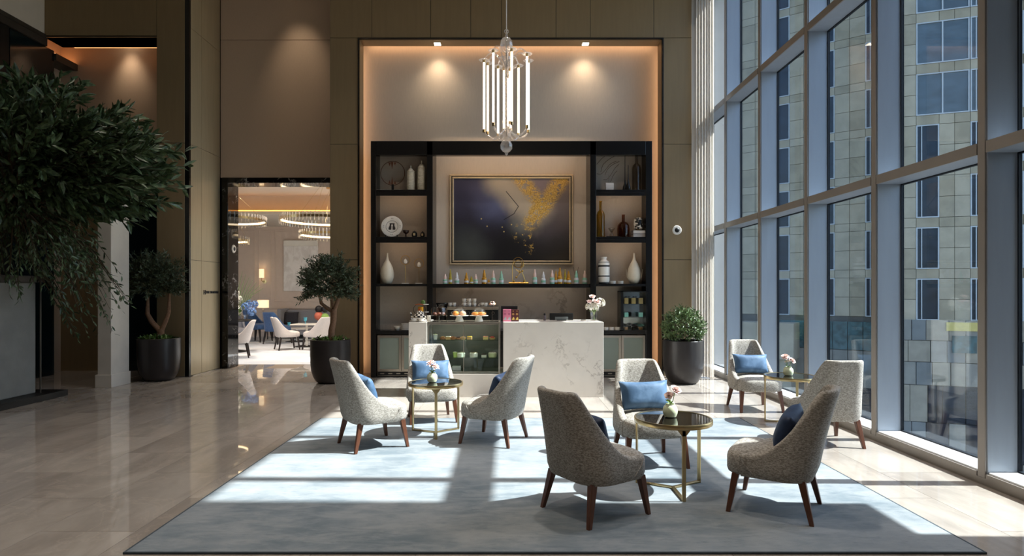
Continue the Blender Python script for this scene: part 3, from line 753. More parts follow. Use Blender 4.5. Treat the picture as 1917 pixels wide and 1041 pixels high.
for k in range(2):                                           # short inner tubes
    a = -1.2 + 2.6 * k; rr = .115; ct, st_ = math.cos(a), math.sin(a); zt = z2(140); zb_ = z2(232)
    tb = MB().tube([(rr * ct, rr * st_, zb_), (rr * ct, rr * st_, zt)], .011, 12).build('light_tube', M['tube_light'], chd)
    for z0, z1 in ((zt, zt + .03), (zb_ - .03, zb_)): MB().tube([(rr * ct, rr * st_, z0), (rr * ct, rr * st_, z1)], .015, 12).build('ferrule', M['brass'], tb)
    MB().tube([(.02 * ct, .02 * st_, zt + .02), (.07 * ct, .07 * st_, zt + .09), (rr * ct, rr * st_, zt + .03)], .007, 8).build('upper_arm', M['chandelier_glass'], chd)

# ================================================================== PLANTERS
def pot(label, name, x, y, group, h=.71, r=.325):
    t = thing(name, label, 'plant', (x, y, 0), 0, group)
    prof = [(.17, 0), (.20, .004), (.235, .03), (.275, .10), (.305, .19), (.318, .30), (r, .45), (r, h - .006), (r - .006, h), (r - .028, h), (r - .03, h - .06), (.02, h - .06)]
    MB().lathe(prof, 48).build('pot', M['pot'], t)
    MB().lathe([(.01, h - .07), (r - .03, h - .07), (r - .03, h - .05), (.2, h - .04), (.01, h - .035)], 32).build('soil', M['soil'], t)
    return t
def rand_dir(r, zmin=-1):
    while True:
        v = Vector((r.gauss(0, 1), r.gauss(0, 1), r.gauss(0, 1))).normalized()
        if v.z >= zmin: return v
def olive(label, x, y, seed, zc, rx, rz, fork, cx=0.0, ry=.4, limbs=()):
    r = random.Random(seed); t = pot(label, 'potted_olive_tree', x, y, 'potted olive trees')
    h = .66
    tr = MB(); base = Vector((.02, 0, h)); f = Vector((fork[0], 0, fork[1]))
    tr.tube([base, base.lerp(f, .35) + Vector((-.015, .0, 0)), base.lerp(f, .7) + Vector((.012, 0, 0)), f], [.062, .052, .046, .05], 10)
    tips = []
    for (dx, dz, bx, bz_, w) in limbs:
        e = f + Vector((dx, 0, dz)); mid = f.lerp(e, .5) + Vector((bx, .02, bz_))
        tr.tube([f - Vector((0, 0, .05)), f.lerp(mid, .5) + Vector((bx * .3, 0, bz_ * .3)), mid, e], [w, w * .92, w * .8, w * .45], 9)
    tr.build('trunk', M['bark'], t)
    c = Vector((cx, 0, zc)); lf = MB(); tw = MB(); nb = 390
    for i in range(nb):
        d = rand_dir(r, -.6); q0 = r.uniform(.45, 1) ** .55 * (1 + .10 * math.sin(d.x * 7 + seed) * math.cos(d.z * 5))
        e = c + Vector((d.x * rx, d.y * ry, d.z * rz)) * q0
        s = c.lerp(e, .35) + Vector((r.uniform(-.1, .1), r.uniform(-.08, .08), r.uniform(-.10, .04)))
        s = s.lerp(e, .35)
        tw.tube([s, s.lerp(e, .6) + Vector((0, 0, .012)), e], [.004, .003, .0015], 4, False)
        ax = (e - s).normalized()
        for k in range(18):
            q = .0 + 1.02 * k / 17; p = s.lerp(e, q); dd = (rand_dir(r) * .9 + ax * .8 + Vector((0, 0, .15))).normalized()
            leafq(lf, p, dd, rand_dir(r), r.uniform(.05, .08), r.uniform(.015, .021), .1)
    tw.build('twigs', M['twig'], t)['kind'] = 'stuff'
    lf.build('foliage', M['leaf_olive'], t, smooth=False)['kind'] = 'stuff'
    uf = MB()
    for i in range(150):
        a = r.uniform(0, 6.28); q = r.uniform(.05, .29); p = (q * math.cos(a), q * math.sin(a), h + r.uniform(.0, .05))
        leaf8(uf, p, rand_dir(r, .1), (0, 0, 1), r.uniform(.07, .12), r.uniform(.03, .045))
    uf.build('underplanting', M['leaf_under'], t, smooth=False)['kind'] = 'stuff'
    return t
olive('olive tree in charcoal pot at left beside the pale pillar', WX(298, 10.0), 10.0, 11, 1.68, .66, .54, (.03, .86), -.14, .30, ((-.22, .55, -.13, -.02, .045), (.14, .60, .05, -.02, .04)))
olive('olive tree in charcoal pot right of the restaurant doorway', WX(619, 9.75), 9.75, 23, 1.64, .56, .52, (.05, 1.20), -.02, .44, ((-.26, .32, -.08, -.06, .034), (.10, .40, .03, 0, .036), (-.06, .40, -.02, 0, .02)))
def bush(label, x, y):
    r = random.Random(5); t = pot(label, 'potted_ball_shrub', x, y, None, .70, .325); lf = MB(); tw = MB(); c = Vector((0, 0, .90))
    for i in range(420):
        d = rand_dir(r, -.55); e = c + d * .34 * r.uniform(.82, 1.04); s = c + d * .12 + Vector((0, 0, -.1))
        if i < 160: tw.tube([s, e], [.004, .0015], 4, False)
        for k in range(11):
            q = .55 + .5 * k / 10; p = s.lerp(e, q); leafq(lf, p, (d * .8 + rand_dir(r) * .9), rand_dir(r), r.uniform(.04, .065), r.uniform(.013, .02), .12)
    tw.build('twigs', M['twig'], t)['kind'] = 'stuff'
    lf.build('foliage', M['leaf_bush'], t, smooth=False)['kind'] = 'stuff'
bush('clipped round shrub in charcoal pot beside the sheer curtain', WX(1279, 9.68), 9.68)

# large planter with overhanging tree, far left
pt_ = thing('stone_planter', 'large grey concrete planter on a black plinth at far left', 'planter', (0, 0, 0))
MB().box(-7.95, -6.56, 4.0, 8.25, .085, 1.62).build('planter_box', M['concrete'], pt_, smooth=False, bevel=.015)
MB().box(-8.0, -6.50, 3.95, 8.32, 1.62, 1.71).build('planter_rim', M['trimdark'], pt_, smooth=False, bevel=.008)
MB().box(-8.05, -6.33, 3.8, 8.54, 0, .085).build('plinth', M['blackmat'], pt_, smooth=False, bevel=.004)
MB().box(-6.50, -6.485, 8.235, 8.25, .085, 1.66).build('corner_bead', M['trimdark'], pt_, smooth=False)
r = random.Random(41)
tree = thing('broadleaf_tree', 'large dark broadleaf tree overhanging the grey planter at left', 'tree', (-7.2, 7.4, 1.69))
O = Vector((-7.2, 7.4, 1.69)); trk = MB(); tips = []
for k in range(4):
    b = Vector((r.uniform(-.25, .35), r.uniform(-.3, .5), 0)); e = Vector((.2 + .35 * k, r.uniform(-.4, .6), r.uniform(.9, 1.5)))
    trk.tube([b, b.lerp(e, .4) + Vector((-.08, 0, .1)), e], [.05, .038, .022], 8); tips.append(e)
trk.build('trunk', M['bark'], tree)
def lobe():
    q = r.random()
    if q < .54: c, s = Vector((-6.25, 7.5, 3.28)), Vector((1.75, .9, 1.02))
    elif q < .76: c, s = Vector((-5.02, 7.55, 3.08)), Vector((.9, .6, .74))
    elif q < .88: c, s = Vector((-5.75, 7.6, 2.35)), Vector((.55, .5, .85))
    elif q < .95: c, s = Vector((-6.1, 7.75, 2.1)), Vector((.8, .5, .8))
    else: c, s = Vector((-6.0, 8.6, 1.35)), Vector((.5, .25, .6))
    d = rand_dir(r); k = r.uniform(.35, 1) ** .5
    return c + Vector((d.x * s.x, d.y * s.y, d.z * s.z)) * k, q
near = []; lf = MB(); tw = MB()
for i in range(940):
    e, q = lobe(); e = e - O; s = min(tips, key=lambda z: (z - e).length).lerp(e, .30); sparse = q > .76
    mid = s.lerp(e, .55) + Vector((0, 0, r.uniform(.03, .14)))
    tw.tube([s, mid, e], [.010, .006, .002], 5, False)
    nl = 15 if not sparse else 12
    for k in range(nl):
        f = .3 + .72 * k / (nl - 1); p = (s.lerp(mid, f * 2) if f < .5 else mid.lerp(e, f * 2 - 1))
        ax = (e - mid).normalized(); dd = (rand_dir(r) * .8 + ax * .9 + Vector((.12, -.1, -.1))).normalized()
        L = r.uniform(.13, .21) if not sparse else r.uniform(.07, .12)
        near.append((p.y + O.y - .35 * (p.x + O.x > -6.45), p, dd, rand_dir(r, .0), L, L * r.uniform(.24, .34)))
near.sort(key=lambda z: z[0] if z[1].x + O.x > -6.5 and z[4] > .12 else 99)
lme = leaf8(MB(), (0, 0, 0), (1, 0, 0), (0, 0, 1), .15, .044).mesh('leaf', M['leaf_tree'], smooth=False)
for i, (_, p, d, nn, L, w) in enumerate(near):
    if i < 290:
        o = link('leaf', lme, tree, p); s = d.cross(nn).normalized(); up = s.cross(d)
        o.rotation_euler = Matrix((d, -s, up)).transposed().to_euler(); k = L / .15; o.scale = (k, k, k)
    else: leaf8(lf, p, d, nn, L, w)
tw.build('twigs', M['twig'], tree)['kind'] = 'stuff'
lf.build('foliage', M['leaf_tree'], tree, smooth=False)['kind'] = 'stuff'

# ================================================================== SHELVING IN THE NICHE
YS, YSB = 10.28, 10.62
def sx(px): return WX(px, YS)
def sz(py): return HZ(py, YS)
sh = thing('display_shelving', 'black lacquered display shelving framing the painting inside the lit niche', 'shelving', (0, YS, 0))
PX = [(694, 704), (799, 810), (1105, 1116), (1209, 1221)]
ztop = sz(264); dep = YSB - YS
for i, (a, b) in enumerate(PX):
    MB().box(sx(a), sx(b), 0, (.54 if i in (1, 2) else dep), 0, ztop).build('post', M['black'], sh, smooth=False, bevel=.004)
MB().box(sx(704), sx(1209), 0, .12, sz(290), ztop).build('header', M['black'], sh, smooth=False, bevel=.004)
MB().box(sx(704), sx(1209), .12, dep, ztop - .03, ztop).build('top_board', M['black'], sh, smooth=False)
for a, b in ((704, 799), (1116, 1209)):
    MB().box(sx(a), sx(b), dep - .02, dep, .8, ztop - .03).build('back_panel', M['shelfback'], sh, smooth=False)
    for y0, y1 in ((355, 361), (443.5, 449), (531.5, 536)):
        MB().box(sx(a), sx(b), .004, dep - .02, sz(y1), sz(y0)).build('shelf', M['black'], sh, smooth=False, bevel=.003)
    MB().box(sx(a), sx(b), .0, dep + .25, sz(626), sz(619)).build('counter_slab', M['black'], sh, smooth=False, bevel=.003)
    MB().box(sx(a), sx(b), .02, dep + .25, 0, .02).build('kick_plate', M['blackmat'], sh, smooth=False)
    MB().box(sx(a) + .02, sx(b) - .02, .012, .022, sz(288), sz(285.5)).build('light_rail', M['brass'], sh, smooth=False)
MB().box(sx(830), sx(1085), .13, .16, sz(290) + .02, sz(290) + .04).build('unseen_light_strip', M['strip_glow'], sh, smooth=False)
for a, b in ((704, 799), (1116, 1209)):
    for y1 in (288, 361, 449):
        if y1 > 300: MB().box(sx(a), sx(b), .004, .016, sz(y1) - .05, sz(y1)).build('shelf_lip', M['black'], sh, smooth=False)
        MB().box(sx(a) + .04, sx(b) - .04, .02, .032, sz(y1) - .012, sz(y1) - .002).build('unseen_light_strip', M['strip_glow'], sh, smooth=False)  # strips added out of view under the shelves to brighten the bays
MB().box(sx(810), sx(1105), .05, .06, sz(536) - .025, sz(536)).build('shelf_lip', M['black'], sh, smooth=False)
MB().box(sx(830), sx(1085), .064, .075, sz(536) - .012, sz(536) - .001).build('unseen_light_strip', M['strip_glow'], sh, smooth=False)  # unseen strip added below the centre shelf to light the backsplash
MB().box(sx(810), sx(1105), .05, .585, sz(536), sz(531.5)).build('shelf', M['black'], sh, smooth=False, bevel=.003)
MB().box(sx(810), sx(1105), .0, .585, sz(626), sz(619)).build('counter_slab', M['black'], sh, smooth=False, bevel=.003)
MB().box(sx(810), sx(1105), .03, .585, 0, sz(626)).build('base_cabinet', M['black'], sh, smooth=False)
MB().box(sx(810), sx(1105), .585, .597, sz(619), sz(536)).build('backsplash', M['backsplash'], sh, smooth=False)
ST = {1: sz(355), 2: sz(443.5), 3: sz(531.5), 4: sz(619)}
YI = 10.44
def ix(px): return WX(px, YI)
KPX = FPX / YI
# drinks coolers
def cooler(x0, x1, label):
    t = thing('drinks_cooler', label, 'cooler', (x0, YS + .015, .02), 0, 'drinks coolers under the shelving'); w = x1 - x0; h = sz(628) - .02
    MB().box(0, w, .02, .5, 0, h).build('body', M['steel'], t, smooth=False)
    MB().box(.01, w - .01, .0, .02, .015, .075).build('vent_grille', M['blackmat'], t, smooth=False)
    lg = MB()
    for k in range(5): lg.box(.05 + k * w / 6, .05 + k * w / 6 + .07, -.003, 0, .04, .055)
    lg.build('control_strip', M['steel'], t, smooth=False)
    for k in range(2):
        a = k * w / 2 + .005; b = (k + 1) * w / 2 - .005
        d = MB().box(a, b, -.01, .02, .09, .125).box(a, b, -.01, .02, h - .04, h).box(a, a + .04, -.01, .02, .125, h - .04).box(b - .04, b, -.01, .02, .125, h - .04).build('door', M['steel'], t, smooth=False)
        MB().box(a + .04, b - .04, 0, .012, .125, h - .04).build('door_glass', M['frost'], d, smooth=False)
cooler(sx(706), sx(797), 'steel two-door drinks cooler under the left shelves')
cooler(sx(1118), sx(1208.5), 'steel two-door drinks cooler under the right shelves')

# framed painting
YP = YN - .012
pf = thing('framed_painting', 'abstract dark painting with gold flakes in a champagne frame', 'painting', (0, YP, 0))
fx0, fx1, fz0, fz1 = WX(842, YP), WX(1073, YP), HZ(496, YP), HZ(327, YP)
def ring(x0, x1, z0, z1, w, y0, y1):
    return MB().box(x0, x1, y0, y1, z0, z0 + w).box(x0, x1, y0, y1, z1 - w, z1).box(x0, x0 + w, y0, y1, z0 + w, z1 - w).box(x1 - w, x1, y0, y1, z0 + w, z1 - w)
M['champagne'] = mat('champagne_frame', (216, 192, 156), .4, .3, .5, .06, 20)
ring(fx0, fx1, fz0, fz1, .032, -.05, 0).build('outer_moulding', M['champagne'], pf, smooth=False, bevel=.01)
ring(fx0 + .03, fx1 - .03, fz0 + .03, fz1 - .03, .03, -.03, 0).build('dark_groove', M['trimdark'], pf, smooth=False)
ring(fx0 + .05, fx1 - .05, fz0 + .05, fz1 - .05, .028, -.06, -.0).build('inner_moulding', M['champagne'], pf, smooth=False, bevel=.01)
MB().box(fx0 + .07, fx1 - .07, -.02, -.005, fz0 + .07, fz1 - .07).build('canvas', M['painting'], pf, smooth=False)

# ---- ornaments on the shelves
def solid(name, label, cat, prof, px, z, m, group=None, y=YI, n=28, sxx=1, syy=1):
    o = MB().lathe(prof, n, sx=sxx, sy=syy).build(name, m, None, (WX(px, y), y, z)); return tag(o, label, cat, group)
def P(pairs, k=1.0): return [(max(.0008, r * k), z * k) for r, z in pairs]
# glass disc
d = thing('disc_ornament', 'round glass disc with brown leaf marks on upper left shelf', 'ornament', (ix(734), YI + .06, ST[1]))
cz0 = HZ(323, YI) - ST[1]; rr = .212
MB().torus((0, 0, cz0), rr, .006, 48, 8, 'y').build('rim', colour('brown_metal', (92, 56, 36), .4, metal=.6), d)
disc = MB(); N = 40; disc.add([(rr * math.cos(2 * math.pi * i / N), dy, cz0 + rr * math.sin(2 * math.pi * i / N)) for dy in (-.003, .003) for i in range(N)], [tuple(range(N)), tuple(range(2 * N - 1, N - 1, -1))])
disc.build('glass_disc', M['clear'], d, smooth=False)
for sg in (1, -1):
    tri = MB()
    for xo, hh in ((-.055, .09), (-.01, .15), (.04, .08)):
        tri.add([(xo - .022, -.006, cz0 + sg * (rr - .012 - abs(xo) * .2)), (xo + .022, -.006, cz0 + sg * (rr - .012 - abs(xo) * .2)), (xo, -.006, cz0 + sg * (rr - hh)), (xo - .022, -.004, cz0 + sg * (rr - .012 - abs(xo) * .2)), (xo + .022, -.004, cz0 + sg * (rr - .012 - abs(xo) * .2)), (xo, -.004, cz0 + sg * (rr - hh))], [(0, 1, 2), (5, 4, 3), (0, 2, 5, 3), (1, 4, 5, 2), (0, 3, 4, 1)])
    tri.build('leaf_mark', colour('brown_leaf', (110, 64, 40), .5), d, smooth=False)
MB().box(-.06, .06, -.04, .04, 0, .014).box(-.02, .02, -.012, .012, .014, cz0 - rr + .012).build('foot', M['blackmat'], d, smooth=False)
def beaded_bottle(px, h, w, label):
    t = thing('beaded_bottle', label, 'bottle', (ix(px), YI, ST[1]), 0, 'beaded stoppered bottles')
    pr = [(w * .8, 0)]
    for i in range(18):
        z = h * .72 * (i + .5) / 18; rad = w * (.97 + .05 * math.sin(math.pi * min(1, (i + 1) / 10)))
        pr += [(rad, z - h * .012), (rad + .005, z), (rad, z + h * .012)]
    pr += [(w * .95, h * .735), (w * .55, h * .78), (w * .5, h * .79)]
    MB().lathe(pr, 24).build('body', M['cream'], t)
    MB().lathe([(w * .98, h * .75), (w * .98, h * .775), (w * .6, h * .83), (w * .5, h * .87), (w * .16, h * .885), (w * .14, h * .99), (w * .05, h)], 20).build('stopper', M['cream'], t)
beaded_bottle(769, .45, .068, 'shorter beaded cream bottle with pointed stopper on upper left shelf')
beaded_bottle(789, .54, .068, 'taller beaded cream bottle with pointed stopper on upper left shelf')
# plate on stand
pl = thing('decorative_plate', 'white plate printed with two dogs, standing on second left shelf', 'plate', (ix(733), YI + .05, ST[2]))
plate = MB().lathe([(.001, 0), (.11, .0), (.125, .008), (.185, .018), (.19, .022), (.186, .024), (.12, .014), (.1, .006), (.001, .006)], 40, cap0=False, cap1=False).build('plate_disc', M['white'], pl)
plate.rotation_euler = (R(80), 0, 0); plate.location = (0, 0, .20)
blk = colour('printed_black', (46, 40, 36), .5)
mk = MB().torus((0, 0, 0), .105, .0025, 40, 6).build('printed_ring', blk, plate); mk.location = (0, 0, .0135)
def dog(mb, x, s, z=.0085):                                  # flat seated-dog print
    for poly in ([(0, -.06), (.045, -.06), (.05, -.03), (.03, .02), (.008, .03), (-.002, 0)], [(.004, .02), (.03, .02), (.03, .055), (.0, .065), (-.018, .05), (-.004, .04)], [(.018, .055), (.03, .05), (.034, .072)]):
        mb.add([(x + s * a, b, z) for a, b in poly], [tuple(range(len(poly))) if s > 0 else tuple(range(len(poly) - 1, -1, -1))])
dg = MB(); dog(dg, .012, 1); dog(dg, -.012, -1); dg.build('dog_print', blk, plate, smooth=False)
for a in (90, 180, 270, 0):
    w = R(a); b = MB().box(-.02, .02, -.005, .008, 0, .0015).box(-.018, -.012, -.02, -.004, 0, .0015).box(.012, .018, -.02, -.004, 0, .0015).box(.016, .026, .004, .016, 0, .0015).build('animal_print', blk, plate, smooth=False)
    b.location = (.155 * math.cos(w), .155 * math.sin(w), .0175); b.rotation_euler = (0, R(0), w - R(90))
MB().tube([(-.1, -.06, .002), (-.09, .02, .02), (-.07, .06, .16)], .006, 6).tube([(.1, -.06, .002), (.09, .02, .02), (.07, .06, .16)], .006, 6).tube([(-.1, -.06, .002), (-.1, -.065, .05)], .006, 6).tube([(.1, -.06, .002), (.1, -.065, .05)], .006, 6).tube([(-.09, .02, .015), (.09, .02, .015)], .005, 6).build('easel', M['blackmat'], pl)
solid('goblet', 'small dark footed bowl beside the dog plate', 'bowl', P([(.03, 0), (.032, .01), (.01, .03), (.018, .05), (.008, .06), (.05, .09), (.058, .13), (.053, .13), (.03, .1), (.001, .09)]), 760, ST[2], colour('dark_brown_glaze', (58, 34, 26), .25))
def jar(px, z, r_, h, label, bm):
    t = thing('lidded_pot', label, 'jar', (ix(px), YI, z)); MB().lathe([(r_ * .6, 0), (r_ * .9, h * .15), (r_, h * .4), (r_ * .9, h * .68), (r_ * .6, h * .76)], 20).build('body', bm, t)
    MB().lathe([(r_ * .7, h * .76), (r_ * .6, h * .86), (r_ * .2, h * .9), (r_ * .22, h * .97), (.001, h)], 20).build('lid', M['blackmat'], t)
    MB().box(-r_ * .4, r_ * .4, -r_ * 1.02, -r_ * .7, h * .25, h * .6).build('painted_panel', colour('painted_cream', (200, 178, 132), .4), t, smooth=False, bevel=.004)
jar(776, ST[2], .05, .125, 'larger black lidded pot with painted panel on second left shelf', M['blackmat'])
jar(791, ST[2], .04, .115, 'smaller black lidded pot with painted panel on second left shelf', M['blackmat'])
TEAR = [(.05, 0), (.085, .03), (.115, .11), (.118, .19), (.10, .28), (.065, .36), (.03, .42), (.018, .48), (.013, .53), (.016, .545), (.012, .545), (.009, .5)]
solid('teardrop_vase', 'cream teardrop vase on third shelf of the left unit', 'vase', TEAR, 725, ST[3], M['cream'])
for px, py, lab in ((759, 487, 'gold ring ornament holding a crystal, nearer the teardrop vase'), (784.5, 493, 'gold ring ornament holding a crystal, nearer the middle post')):
    t = thing('ring_ornament', lab, 'ornament', (ix(px), YI, ST[3]), 0, 'gold ring ornaments'); hc = HZ(py, YI) - ST[3]
    MB().torus((0, 0, hc), .08, .004, 32, 6, 'y').build('ring', M['gold'], t)
    MB().box(-.06, .06, -.04, .04, 0, .018).build('base', M['white'], t, smooth=False, bevel=.003)
    MB().tube([(0, 0, .018), (0, 0, hc - .08)], .003, 6).build('stem', M['gold'], t)
    MB().lathe([(.004, -.045), (.028, -.035), (.034, .0), (.02, .03), (.003, .045)], 6, (0, 0, hc - .02)).build('crystal', M['white'], t, angle=10)
# crockery on the low left counter
for k, px in enumerate((710.5, 719.5, 728.5)):
    o = MB().lathe([(.03, 0), (.034, .02), (.036, .085), (.034, .085), (.032, .01), (.001, .008)], 20).build('drinking_glass', M['clear'], None, (ix(px), YI - .05, ST[4])); tag(o, ('leftmost', 'middle', 'rightmost')[k] + ' of three clear tumblers on the low left counter', 'glass', 'tumblers on the low counter')
for k, (px, lab) in enumerate(((745, 'single white bowl stack on the low left counter'),)):
    t = thing('bowl_stack', lab, 'bowls', (ix(px), YI - .05, ST[4]))
    for q in range(3): MB().lathe([(.03, 0), (.035, .005), (.064, .035), (.061, .035), (.03, .01), (.001, .009)], 24, (0, 0, q * .018)).build('bowl', M['white'], t)
t = thing('plate_stack', 'stack of white plates behind the marble counter end', 'plates', (ix(760), YI - .05, ST[4]))
for q in range(10): MB().lathe([(.04, 0), (.06, .004), (.075, .010), (.072, .012), (.04, .006), (.001, .005)], 24, (0, 0, q * .012)).build('plate', M['white'], t)
# right unit, top shelf
WB = colour('white_lacquer', (214, 204, 194), .4)
for q in range(3):
    tag(MB().box(-.07, .07, -.05, .05, 0, .045).build('box', WB, None, (ix(1140.5), YI, ST[1] + q * .046), smooth=False, bevel=.003), ('lowest', 'middle', 'topmost')[q] + ' of three pale boxes stacked on the upper right shelf', 'box', 'pale boxes on the upper right shelf')
tg = thing('twig_sculpture', 'fan of dark curved wires rising above the pale stacked boxes', 'sculpture', (ix(1140.5), YI + .02, ST[1] + .138))
def curve(pts, k=6):
    pts = [Vector(p) for p in pts]; P_ = [pts[0] * 2 - pts[1]] + pts + [pts[-1] * 2 - pts[-2]]; o = []
    for i in range(1, len(P_) - 2):
        for j in range(k):
            t = j / k; a, b, c, d = P_[i - 1:i + 3]
            o.append(.5 * (2 * b + (c - a) * t + (2 * a - 5 * b + 4 * c - d) * t * t + (3 * b - a - 3 * c + d) * t ** 3))
    return o + [pts[-1]]
def cpt(x, y): return (ix(1100 + x * .1729) - ix(1140.5), 0, HZ(270 + y * .1729, YI) - ST[1] - .138)
for pts in ([(100, 215), (170, 140), (260, 90), (330, 60), (375, 35)], [(145, 300), (170, 220), (240, 155), (320, 115), (395, 95)], [(100, 318), (150, 318), (200, 270), (250, 210), (320, 175)], [(190, 330), (220, 270), (270, 220), (350, 180)], [(175, 380), (215, 375), (260, 320), (300, 255), (345, 210)], [(250, 410), (275, 350), (300, 310), (325, 285)]):
    MB().tube(curve([(p[0], .01 * i, p[2]) for i, p in enumerate(cpt(*q) for q in pts)]), .0045, 6).build('wire', colour('dark_bronze_wire', (70, 48, 32), .4, metal=.6), tg)
MB().tube([(0, 0, 0), (0, .02, .16)], .003, 6).build('support_rod', M['blackmat'], tg)
for k, (px, h, lab) in enumerate(((1170, .68, 'taller dark glass bud vase with needle neck on upper right shelf'), (1176, .45, 'shorter dark glass bud vase with needle neck on upper right shelf'))):
    solid('bud_vase', lab, 'vase', [(.03, 0), (.045, .03), (.038, .08), (.016, .15), (.007, .22), (.005, h * .7), (.005, h), (.003, h), (.003, h * .6)], px, ST[1], M['black'], 'needle neck bud vases', y=YI + (-.03 if k else .06), n=16)
solid('smoked_bottle', 'tall smoked glass bottle with long neck on upper right shelf', 'bottle', [(.07, 0), (.08, .01), (.082, .40), (.07, .45), (.03, .48), (.024, .50), (.024, .64), (.028, .65), (.02, .65), (.018, .5), (.06, .44), (.076, .38), (.074, .02), (.001, .015)], 1191.5, ST[1], M['smoke'])
solid('amber_bottle', 'slender amber glass bottle on middle right shelf', 'bottle', [(.06, 0), (.072, .01), (.073, .40), (.06, .45), (.03, .48), (.026, .50), (.026, .63), (.031, .645), (.021, .645), (.02, .5), (.05, .44), (.067, .38), (.066, .02), (.001, .015)], 1124.5, ST[2], M['amber'])
solid('martini_cup', 'small dark conical cup on middle right shelf', 'cup', [(.035, 0), (.04, .01), (.03, .05), (.014, .06), (.06, .14), (.062, .15), (.056, .15), (.01, .075), (.001, .07)], 1145, ST[2] + .02, M['smoke'])
tag(MB().box(-.12, .12, -.08, .08, 0, .02).build('tray', M['black'], None, (ix(1147), YI, ST[2]), smooth=False, bevel=.003), 'low black tray under the conical cup on the middle right shelf', 'tray')
solid('brown_bottle', 'broad-shouldered brown glass bottle on middle right shelf', 'bottle', [(.09, 0), (.108, .01), (.112, .16), (.10, .23), (.06, .275), (.03, .29), (.028, .40), (.033, .412), (.022, .412), (.021, .3), (.09, .22), (.105, .15), (.1, .02), (.001, .015)], 1167, ST[2], M['brownglass'], y=YI + .05)
for q in range(2):
    t = thing('book', ('lower', 'upper')[q] + ' of two white books under the coral jar', 'book', (ix(1196), YI, ST[2] + q * .062), 0, 'white books on the right shelf')
    MB().box(-.115, .115, -.09, .09, .004, .056).build('pages', WB, t, smooth=False); MB().box(-.12, .12, -.095, .092, 0, .004).box(-.12, .12, -.095, .092, .056, .06).box(-.12, .12, .088, .092, .004, .056).build('cover', colour('book_cover_grey', (150, 142, 136), .5), t, smooth=False)
t = thing('patterned_jar', 'black and white coral patterned jar standing on two white books', 'jar', (ix(1195), YI, ST[2] + .1225))
def coral():
    t_ = NT('coral_pattern'); n_ = t_.noise(t_.pos(False), 22, 2, .5, .6); t_.bsdf(t_.mix(t_.ss(n_, .5, .54), lin((20, 18, 18)), lin((226, 216, 200))), .3); return t_.m
M['coral'] = coral()
MB().lathe([(.035, 0), (.04, .012), (.035, .02)], 20).build('foot', M['gold'], t); MB().lathe([(.05, .02), (.075, .04), (.082, .12), (.075, .19), (.06, .22), (.02, .235), (.001, .236)], 24).build('body', M['coral'], t)
t = thing('striped_jar', 'white jar with black bands on the lowest right shelf', 'jar', (ix(1130.5), YI, ST[3]))
MB().lathe([(.07, .02), (.09, .03), (.10, .07), (.10, .36), (.09, .39), (.055, .42), (.045, .43), (.045, .45), (.055, .465), (.055, .475), (.04, .475)], 28).build('body', M['white'], t)
for z0, z1, r_ in ((0, .03, .092), (.125, .15, .102), (.30, .33, .102), (.37, .385, .095)):
    MB().lathe([(r_ - .004, z0), (r_, z0 + .003), (r_, z1 - .003), (r_ - .004, z1)], 28).build('black_band', M['blackmat'], t)
for px, lab in ((1147.5, 'small white cup next to the striped jar'), (1162, 'small white cup next to the eared cream vase')):
    solid('small_cup', lab, 'cup', [(.03, 0), (.045, .005), (.05, .055), (.046, .055), (.04, .01), (.001, .008)], px, ST[3], M['white'], 'small white cups')
t = thing('eared_vase', 'cream pointed vase with two ear handles on lowest right shelf', 'vase', (ix(1187), YI, ST[3]))
MB().lathe(TEAR, 28).build('body', M['cream'], t)
for s in (-1, 1): MB().tube([(s * .07, -.02, .04), (s * .125, -.02, .12), (s * .145, -.02, .26)], [.012, .014, .004], 8, flat=.5).build('ear_handle', M['cream'], t)
# glazed display cabinet on the low right counter
t = thing('vitrine', 'small black glazed cabinet of scent gifts on low right counter', 'cabinet', (0, YI - .1, ST[4]))
vx0, vx1, vz = ix(1158), ix(1209), HZ(545, YI - .1) - ST[4]
MB().box(vx0, vx1, .2, .215, 0, vz).box(vx0, vx0 + .045, -.1, .2, 0, vz).box(vx1 - .012, vx1, -.1, .2, 0, vz).box(vx0, vx1, -.1, .2, 0, .012).box(vx0, vx1, -.1, .2, vz - .015, vz).build('case', M['black'], t, smooth=False)
MB().box(vx0 + .045, vx1 - .012, .19, .2, .012, vz - .015).build('mirror_back', M['chrome'], t, smooth=False)
vs_ = [.012, vz * .345, vz * .68]
for z in vs_[1:]: MB().box(vx0 + .045, vx1 - .012, -.09, .19, z - .008, z).build('shelf', M['casepane'], t, smooth=False)
MB().box(vx0 + .045, vx1 - .012, -.098, -.094, .012, vz - .015).build('glass_front', M['casepane'], t, smooth=False)
bx = [vx0 + .045 + (vx1 - vx0 - .057) * f for f in (.16, .46, .76)]
